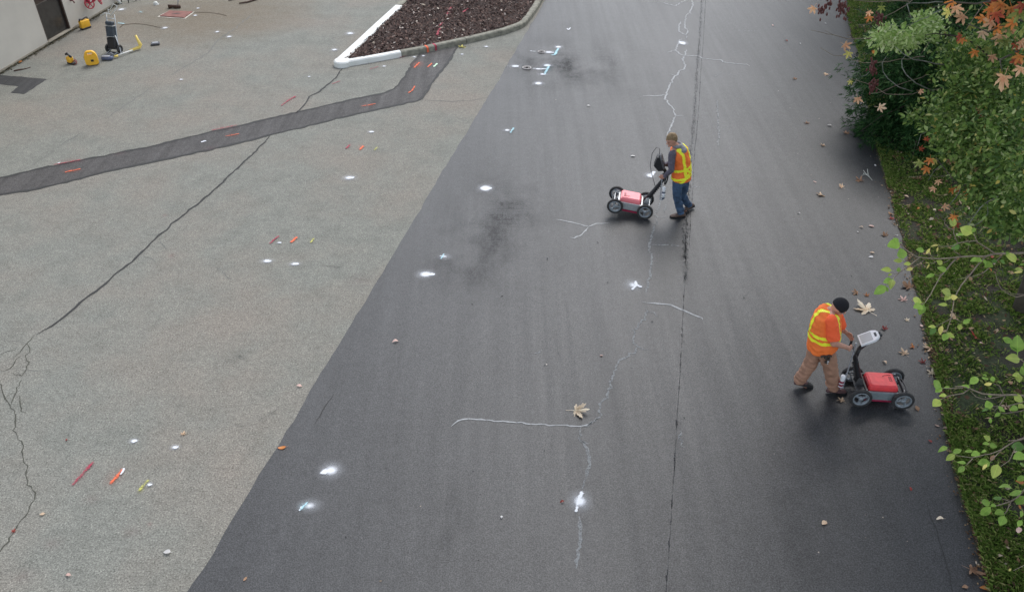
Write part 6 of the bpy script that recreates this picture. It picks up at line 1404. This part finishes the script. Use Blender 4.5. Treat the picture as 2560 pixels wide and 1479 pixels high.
# bigleaf maple: tall tree off the right border, its lower limbs carry the autumn leaves
mb = Vector((10.6, 11.5, .1)); mpl = empty('bigleaf_maple', mb, 0, label='bigleaf maple with orange and salmon leaves in the upper right corner', cat='tree')
bm = BM(); tube(bm, [Vector((0, 0, -.2)), Vector((.1, 0, 2.5)), Vector((-.1, .2, 6)), Vector((-.3, 0, 9.5)), Vector((-.2, .2, 13))], [.34, .28, .22, .15, .05], 14)
for a, h, L in ((2.9, 5, 3.5), (3.6, 8.4, 4.5), (2.4, 8.6, 5), (4.4, 9.0, 5), (1.2, 9, 4), (5.4, 9.5, 4)):
    tube(bm, [Vector((-.1, .1, h)), Vector((cos(a) * L * .5, sin(a) * L * .5, h + .7)), Vector((cos(a) * L, sin(a) * L, h + .9))], [.11, .07, .02], 8)
build('trunk', bm, M_TRUNK, mpl, True)
M_MCR = mat_island('maple_crown', [(0, (.07, .11, .025, 1)), (.5, (.14, .16, .035, 1)), (.8, (.36, .20, .05, 1)), (1, (.45, .15, .04, 1))], .55, .3)
def crown(parent, base, cen, rad, n, per, size, mat, zmin):
    pts = []
    while len(pts) < n:
        v = Vector((rnd.uniform(-1, 1), rnd.uniform(-1, 1), rnd.uniform(-1, 1)))
        if .3 < v.length < 1:
            p = Vector((cen[0] + v.x * rad[0], cen[1] + v.y * rad[1], cen[2] + v.z * rad[2]))
            if p.z > zmin and noise.noise(p * .45) > -.2: pts.append(tuple(p))
    leaf_cloud('foliage', pts, per, size, mat, parent, base, .35, .1, .75)
crown(mpl, mb, (10.4, 11.0, 11.6), (4.6, 5.0, 3.2), 1300, 10, .28, M_MCR, 8.9)
ML = [ # (px,py,size px,colour,rotation,depth)
 (2510, 193, 70, 'msalmon', 185, 9.3), (2175, 42, 30, 'morange', 200, 10.4), (2172, 30, 26, 'msalmon', 150, 10.4), (2204, 18, 30, 'mgreen', 190, 10.5), (2034, 20, 32, 'msalmon', 200, 10.3), (2112, 112, 34, 'msalmon', 130, 10.2), (2122, 132, 32, 'yellow', 200, 10.2), (2144, 246, 32, 'msalmon', 160, 10), (2199, 268, 34, 'tan', 100, 10), (2183, 128, 14, 'orange', 170, 10.3), (2127, 203, 20, 'yellow', 200, 10.4),
 (2390, 18, 46, 'msalmon', 160, 9.8), (2380, 5, 40, 'morange', 200, 9.8), (2408, 40, 46, 'msalmon', 210, 9.7), (2372, 30, 40, 'yellow', 250, 9.8), (2475, 20, 56, 'morange', 120, 9.4), (2490, 34, 52, 'mred', 170, 9.3), (2505, 10, 60, 'morange', 220, 9.3), (2520, 60, 56, 'mgreen', 160, 9.4), (2480, 55, 50, 'msalmon', 240, 9.5), (2550, 30, 60, 'mgreen', 190, 9.2), (2530, 75, 50, 'msalmon', 200, 9.4), (2455, 80, 44, 'tan', 170, 9.6), (2500, 90, 46, 'msalmon', 200, 9.5), (2400, 88, 36, 'mred', 200, 9.7), (2405, 98, 30, 'morange', 150, 9.7), (2540, 110, 46, 'mred', 180, 9.3), (2438, 128, 36, 'morange', 190, 9.7), (2550, 140, 44, 'morange', 210, 9.2), (2540, 150, 40, 'mred', 170, 9.3), (2425, 65, 30, 'mgreen', 120, 9.8), (2555, 75, 44, 'mgreen', 120, 9.2), (2470, 120, 34, 'mgreen', 200, 9.7),
 (2300, 228, 22, 'msalmon', 120, 10.1), (2455, 280, 34, 'mred', 150, 9.6), (2450, 272, 28, 'msalmon', 220, 9.6), (2300, 405, 40, 'mgreen', 190, 9.7), (2325, 398, 32, 'morange', 160, 9.6), (2338, 400, 30, 'yellow', 200, 9.6), (2318, 420, 34, 'morange', 190, 9.7), (2375, 400, 26, 'brown', 170, 9.8), (2315, 350, 24, 'mred', 20, 9.9), (2300, 372, 22, 'mred', 80, 9.9), (2345, 452, 24, 'msalmon', 150, 9.6), (2335, 470, 26, 'msalmon', 200, 9.6), (2380, 472, 28, 'morange', 160, 9.5), (2395, 470, 26, 'mred', 200, 9.5), (2422, 478, 30, 'morange', 180, 9.5), (2360, 515, 30, 'msalmon', 150, 9.3), (2385, 540, 34, 'morange', 170, 9.2), (2392, 558, 34, 'mred', 190, 9.2), (2440, 420, 22, 'brown', 150, 9.6), (2500, 440, 22, 'mred', 150, 9.5), (2390, 245, 16, 'msalmon', 150, 10.2), (2380, 120, 22, 'yellow', 150, 10.3), (2350, 312, 14, 'msalmon', 90, 10.2), (2480, 8, 54, 'mred', 100, 9.5), (2530, 20, 56, 'morange', 160, 9.4), (2460, 45, 46, 'morange', 200, 9.6), (2515, 100, 50, 'mgreen', 210, 9.4), (2535, 55, 46, 'morange', 240, 9.3), (2490, 70, 44, 'morange', 140, 9.5), (2552, 105, 44, 'msalmon', 150, 9.2), (2480, 140, 36, 'msalmon', 170, 9.6), (2552, 170, 44, 'msalmon', 190, 9.2), (2420, 100, 30, 'mgreen', 190, 9.8), (2558, 12, 50, 'mred', 190, 9.1)]
for x, y, s, col, rot, dd in ML:
    p = D(x, y, dd); sc = s / CAM_F * dd * 1.05; view = -ray(x, y).normalized(); zv = (view + Vector((rnd.gauss(0, .3), rnd.gauss(0, .3), rnd.gauss(0, .2) + .15))).normalized()
    a = radians(rot + rnd.uniform(-12, 12)); yv0 = Vector((sin(a), 0, cos(a))); xv = yv0.cross(zv).normalized(); yv = zv.cross(xv)
    M = Matrix.Translation(p - mb) @ Matrix((xv, yv, zv)).transposed().to_4x4() @ Matrix.Diagonal((sc, sc, sc, 1))
    put(MP[rnd.choice((0, 1, 1, 4, 2))], LM[col], M, 'leaf', None).parent = mpl
for pl_, dd in (([(2640, -20), (2520, -5), (2440, 10), (2380, 5), (2330, 20)], 9.8), ([(2640, 130), (2560, 120), (2500, 150), (2505, 180)], 9.3), ([(2640, 60), (2540, 50), (2470, 80), (2420, 60)], 9.5), ([(2640, 520), (2560, 470), (2450, 440), (2400, 470), (2340, 395)], 9.6)):
    pts = densify([D(x, y, dd) - mb for x, y in pl_], .2, 0); n = len(pts); bm = BM(); tube(bm, [Vector((-.1, .1, 6))] * 0 + pts, [.02 - .015 * i / (n - 1) for i in range(n)], 6); build('branch', bm, M_TRUNK, mpl, True)
# seed clusters hanging over the far road edge
bm = BM()
for cx, cy in ((2100, 22), (2112, 30), (2070, 6), (2104, 12), (2056, 22), (2198, 45), (2202, 52), (2183, 220), (2186, 215), (2180, 165), (2181, 172)):
    p = D(cx, cy, 10.6) - mb
    for k in range(16):
        q = p + Vector((rnd.gauss(0, .03), rnd.gauss(0, .03), rnd.gauss(0, .045))); ball(bm, q, .013, 1, (1, 1, 2.0))
build('seed_cluster', bm, simple('maroon_seeds', (.12, .035, .03, 1), .7, .3, 20), mpl, True, kind='stuff')

# dark conifers beyond the verge grass
M_NEED = mat_island('dark_needles', [(0, (.010, .032, .010, 1)), (.5, (.020, .062, .018, 1)), (.85, (.040, .105, .028, 1)), (1, (.09, .16, .06, 1))], .75, .1, .08)
def conifer(base, H_, R_b, n_br, label, needle=.05, per=42, tiers=None, mat=None, lean=0, cat='conifer', full=False):
    base = Vector(base); o = empty('conifer_shrub', base, 0, label=label, cat=cat, group='dark evergreens beyond the verge')
    bm = BM(); tube(bm, [Vector((0, 0, -.2)), Vector((0, 0, H_ * .5)), Vector((0, 0, H_))], [.09, .06, .01], 8); build('trunk', bm, M_TRUNK, o, True)
    P0 = []; Y0 = []; bmb = BM()
    for i in range(n_br):
        t_ = rnd.random() ** 1.1; h = H_ * (.05 + .93 * t_); r = R_b * ((1 - t_) ** .7 if not full else (.72 + .45 * t_) * (1 - t_ ** 6) ** .5) * rnd.uniform(.6, 1.1) + .12; a = rnd.uniform(0, 2 * pi)
        dirv = Vector((cos(a), sin(a), 0)); pts = [Vector((0, 0, h)) + dirv * r * s_ + Vector((0, 0, .25 * r * s_ - .55 * r * s_ * s_)) for s_ in (0, .35, .7, 1)]
        if i % 3 == 0: tube(bmb, pts, [.014, .010, .007, .003], 5)
        for k in range(per):
            s_ = rnd.random() ** .6; q = (pts[0] * (1 - s_) + pts[3] * s_); q.z = h + .25 * r * s_ - .55 * r * s_ * s_
            side = Vector((-sin(a), cos(a), 0)); off = rnd.gauss(0, .16) * (1.15 - s_ * .6); q = q + side * off * r + Vector((0, 0, rnd.gauss(0, .03) - abs(off) * .15))
            P0.append(q); Y0.append((dirv * .7 + side * (1.2 if off > 0 else -1.2) * rnd.random() + Vector((0, 0, rnd.uniform(-.6, .15)))).normalized())
    build('branch', bmb, M_TRUNK, o, True, kind='stuff')
    P0 = np.array([tuple(p) for p in P0]); Y0 = np.array([tuple(p) for p in Y0]); k = 5; P0 = np.repeat(P0, k, 0); Y0 = np.repeat(Y0, k, 0); n = len(P0)
    Y = Y0 + rng.normal(size=(n, 3)) * .42; Y /= np.linalg.norm(Y, axis=1)[:, None]; P0 = P0 + rng.normal(size=(n, 3)) * .018
    X = np.cross(Y, rng.normal(size=(n, 3)) * .5 + np.array([0, 0, 1])); X /= np.linalg.norm(X, axis=1)[:, None]; L = (needle * (.6 + .9 * rng.random(n)))[:, None]
    V = np.stack([P0 - X * L * .10, P0 + X * L * .10, P0 + Y * L], 1).reshape(-1, 3); F = np.arange(n)[:, None] * 3 + np.array([0, 1, 2])
    bulk('foliage', V, F, mat or M_NEED, o, kind='stuff')
q = G(2280, 345); conifer((q.x, q.y, .05), 2.8, 1.75, 300, 'dark drooping evergreen reaching over the road edge', .10, 50, full=True)
for (px, py, H_, R_b, lb) in ((2420, 200, 3.4, 2.2, 'tall dark evergreen behind the small-leaved tree'), (2330, 60, 3.0, 2.0, 'dark evergreen at the top edge of the photo'), (2560, 60, 4.2, 2.4, 'dark evergreen farthest right at the top'), (2520, 330, 3.0, 1.9, 'dark evergreen low behind the small-leaved tree')):
    q = G(px, py); conifer((q.x, q.y, .15), H_, R_b, 120, lb, .13, 40)
# bright fern-like undergrowth by the conifer foot
M_FERN = mat_island('undergrowth', [(0, (.03, .075, .018, 1)), (.6, (.055, .13, .03, 1)), (1, (.10, .19, .05, 1))], .6, .2)
def shrub(px, py, z0, n, r, h, mat, label, size=.06):
    q = G(px, py); b_ = Vector((q.x, q.y, z0)); o = empty('low_shrub', b_, 0, label=label, cat='shrub')
    bm = BM()
    for i in range(7): a = i * .9; tube(bm, [Vector((0, 0, -.1)), Vector((cos(a) * r * .4, sin(a) * r * .4, h * .5)), Vector((cos(a) * r * .8, sin(a) * r * .8, h * .8))], [.012, .008, .004], 5)
    split(build('stem', bm, M_TRUNK, o, True))
    pts = [tuple(b_ + Vector((rnd.gauss(0, r * .5), rnd.gauss(0, r * .5), h * (.2 + .8 * rnd.random())))) for _ in range(n)]
    leaf_cloud('foliage', pts, 12, size, mat, o, b_, .12, .4, .35)
shrub(2215, 75, .1, 160, .9, .5, M_FERN, 'low bright green bush in the grass left of the far evergreen')
shrub(2330, 395, .1, 110, .8, .35, M_FERN, 'low green bush at the foot of the drooping evergreen')
shrub(2545, 560, .1, 160, .8, .9, M_GLF, 'green shrub on the verge under the small-leaved tree', .08)
M_TCR = mat_island('tree_crown', [(0, (.035, .06, .015, 1)), (.6, (.07, .10, .025, 1)), (.9, (.16, .15, .04, 1)), (1, (.28, .14, .04, 1))], .6, .25)
# tall trees standing right of the picture; their crowns shade the verge and the right lane
def tall(base, cen, rad, n, label, size=.27, zmin=8.8):
    base = Vector(base); o = empty('tall_tree', base, 0, label=label, cat='tree', group='tall trees along the verge')
    bm = BM(); tube(bm, [Vector((0, 0, -.2)), Vector((.1, 0, 3)), Vector((0, .1, 8)), Vector((cen[0] - base.x, cen[1] - base.y, cen[2] - base.z + 1))], [.26, .21, .16, .05], 12)
    for k in range(7):
        a = k * .9; bm2 = Vector((cos(a) * rad[0] * .6, sin(a) * rad[1] * .6, cen[2] - base.z - .3)); tube(bm, [Vector((0, .1, 8)), bm2], [.07, .02], 7)
    build('trunk', bm, M_TRUNK, o, True); crown(o, base, cen, rad, n, 10, size, M_TCR, zmin)
tall((8.6, 3.2, .1), (8.2, 4.6, 11.4), (4.8, 5.0, 2.8), 1300, 'tall leafy tree standing nearest on the right verge')
tall((12.6, 16.2, .2), (9.6, 15.6, 11.8), (4.6, 4.4, 3.0), 1200, 'tall leafy tree standing farthest along the right verge')

for i, (b, c, r) in enumerate((((14.6, 30.5, .2), (14.6, 30.5, 8.5), (3.8, 3.6, 6)), ((18.5, 36, .2), (18.5, 36, 10), (4.4, 4.4, 7.5)), ((19, 44, .2), (19, 44, 11), (5, 5, 8)))):  # unseen trees, added to darken what the right lane reflects
    tall(b, c, r, 800, ['nearest', 'middle', 'farthest'][i] + ' unseen tall tree added beyond the far end of the verge', .45, 2.0)
# labels of look-alike grass leaves: told apart by their distance from the camera
from collections import defaultdict
_by = defaultdict(list)
for o in C.objects:
    if o.get('group') == 'leaves lying in the verge grass': _by[o['label']].append(o)
_rank = {2: ['nearer of two', 'farther of two'], 3: ['nearest of three', 'middle of three', 'farthest of three']}
for lb, os_ in _by.items():
    if len(os_) in _rank:
        for o, r_ in zip(sorted(os_, key=lambda o: o.location.y), _rank[len(os_)]): o['label'] = lb + ', ' + r_
    elif len(os_) > 3:
        nm = ['nearest', 'second nearest', 'third nearest', 'fourth nearest', 'fifth nearest', 'sixth nearest', 'seventh nearest', 'eighth nearest']
        for o, r_ in zip(sorted(os_, key=lambda o: o.location.y), nm): o['label'] = lb + ', ' + r_
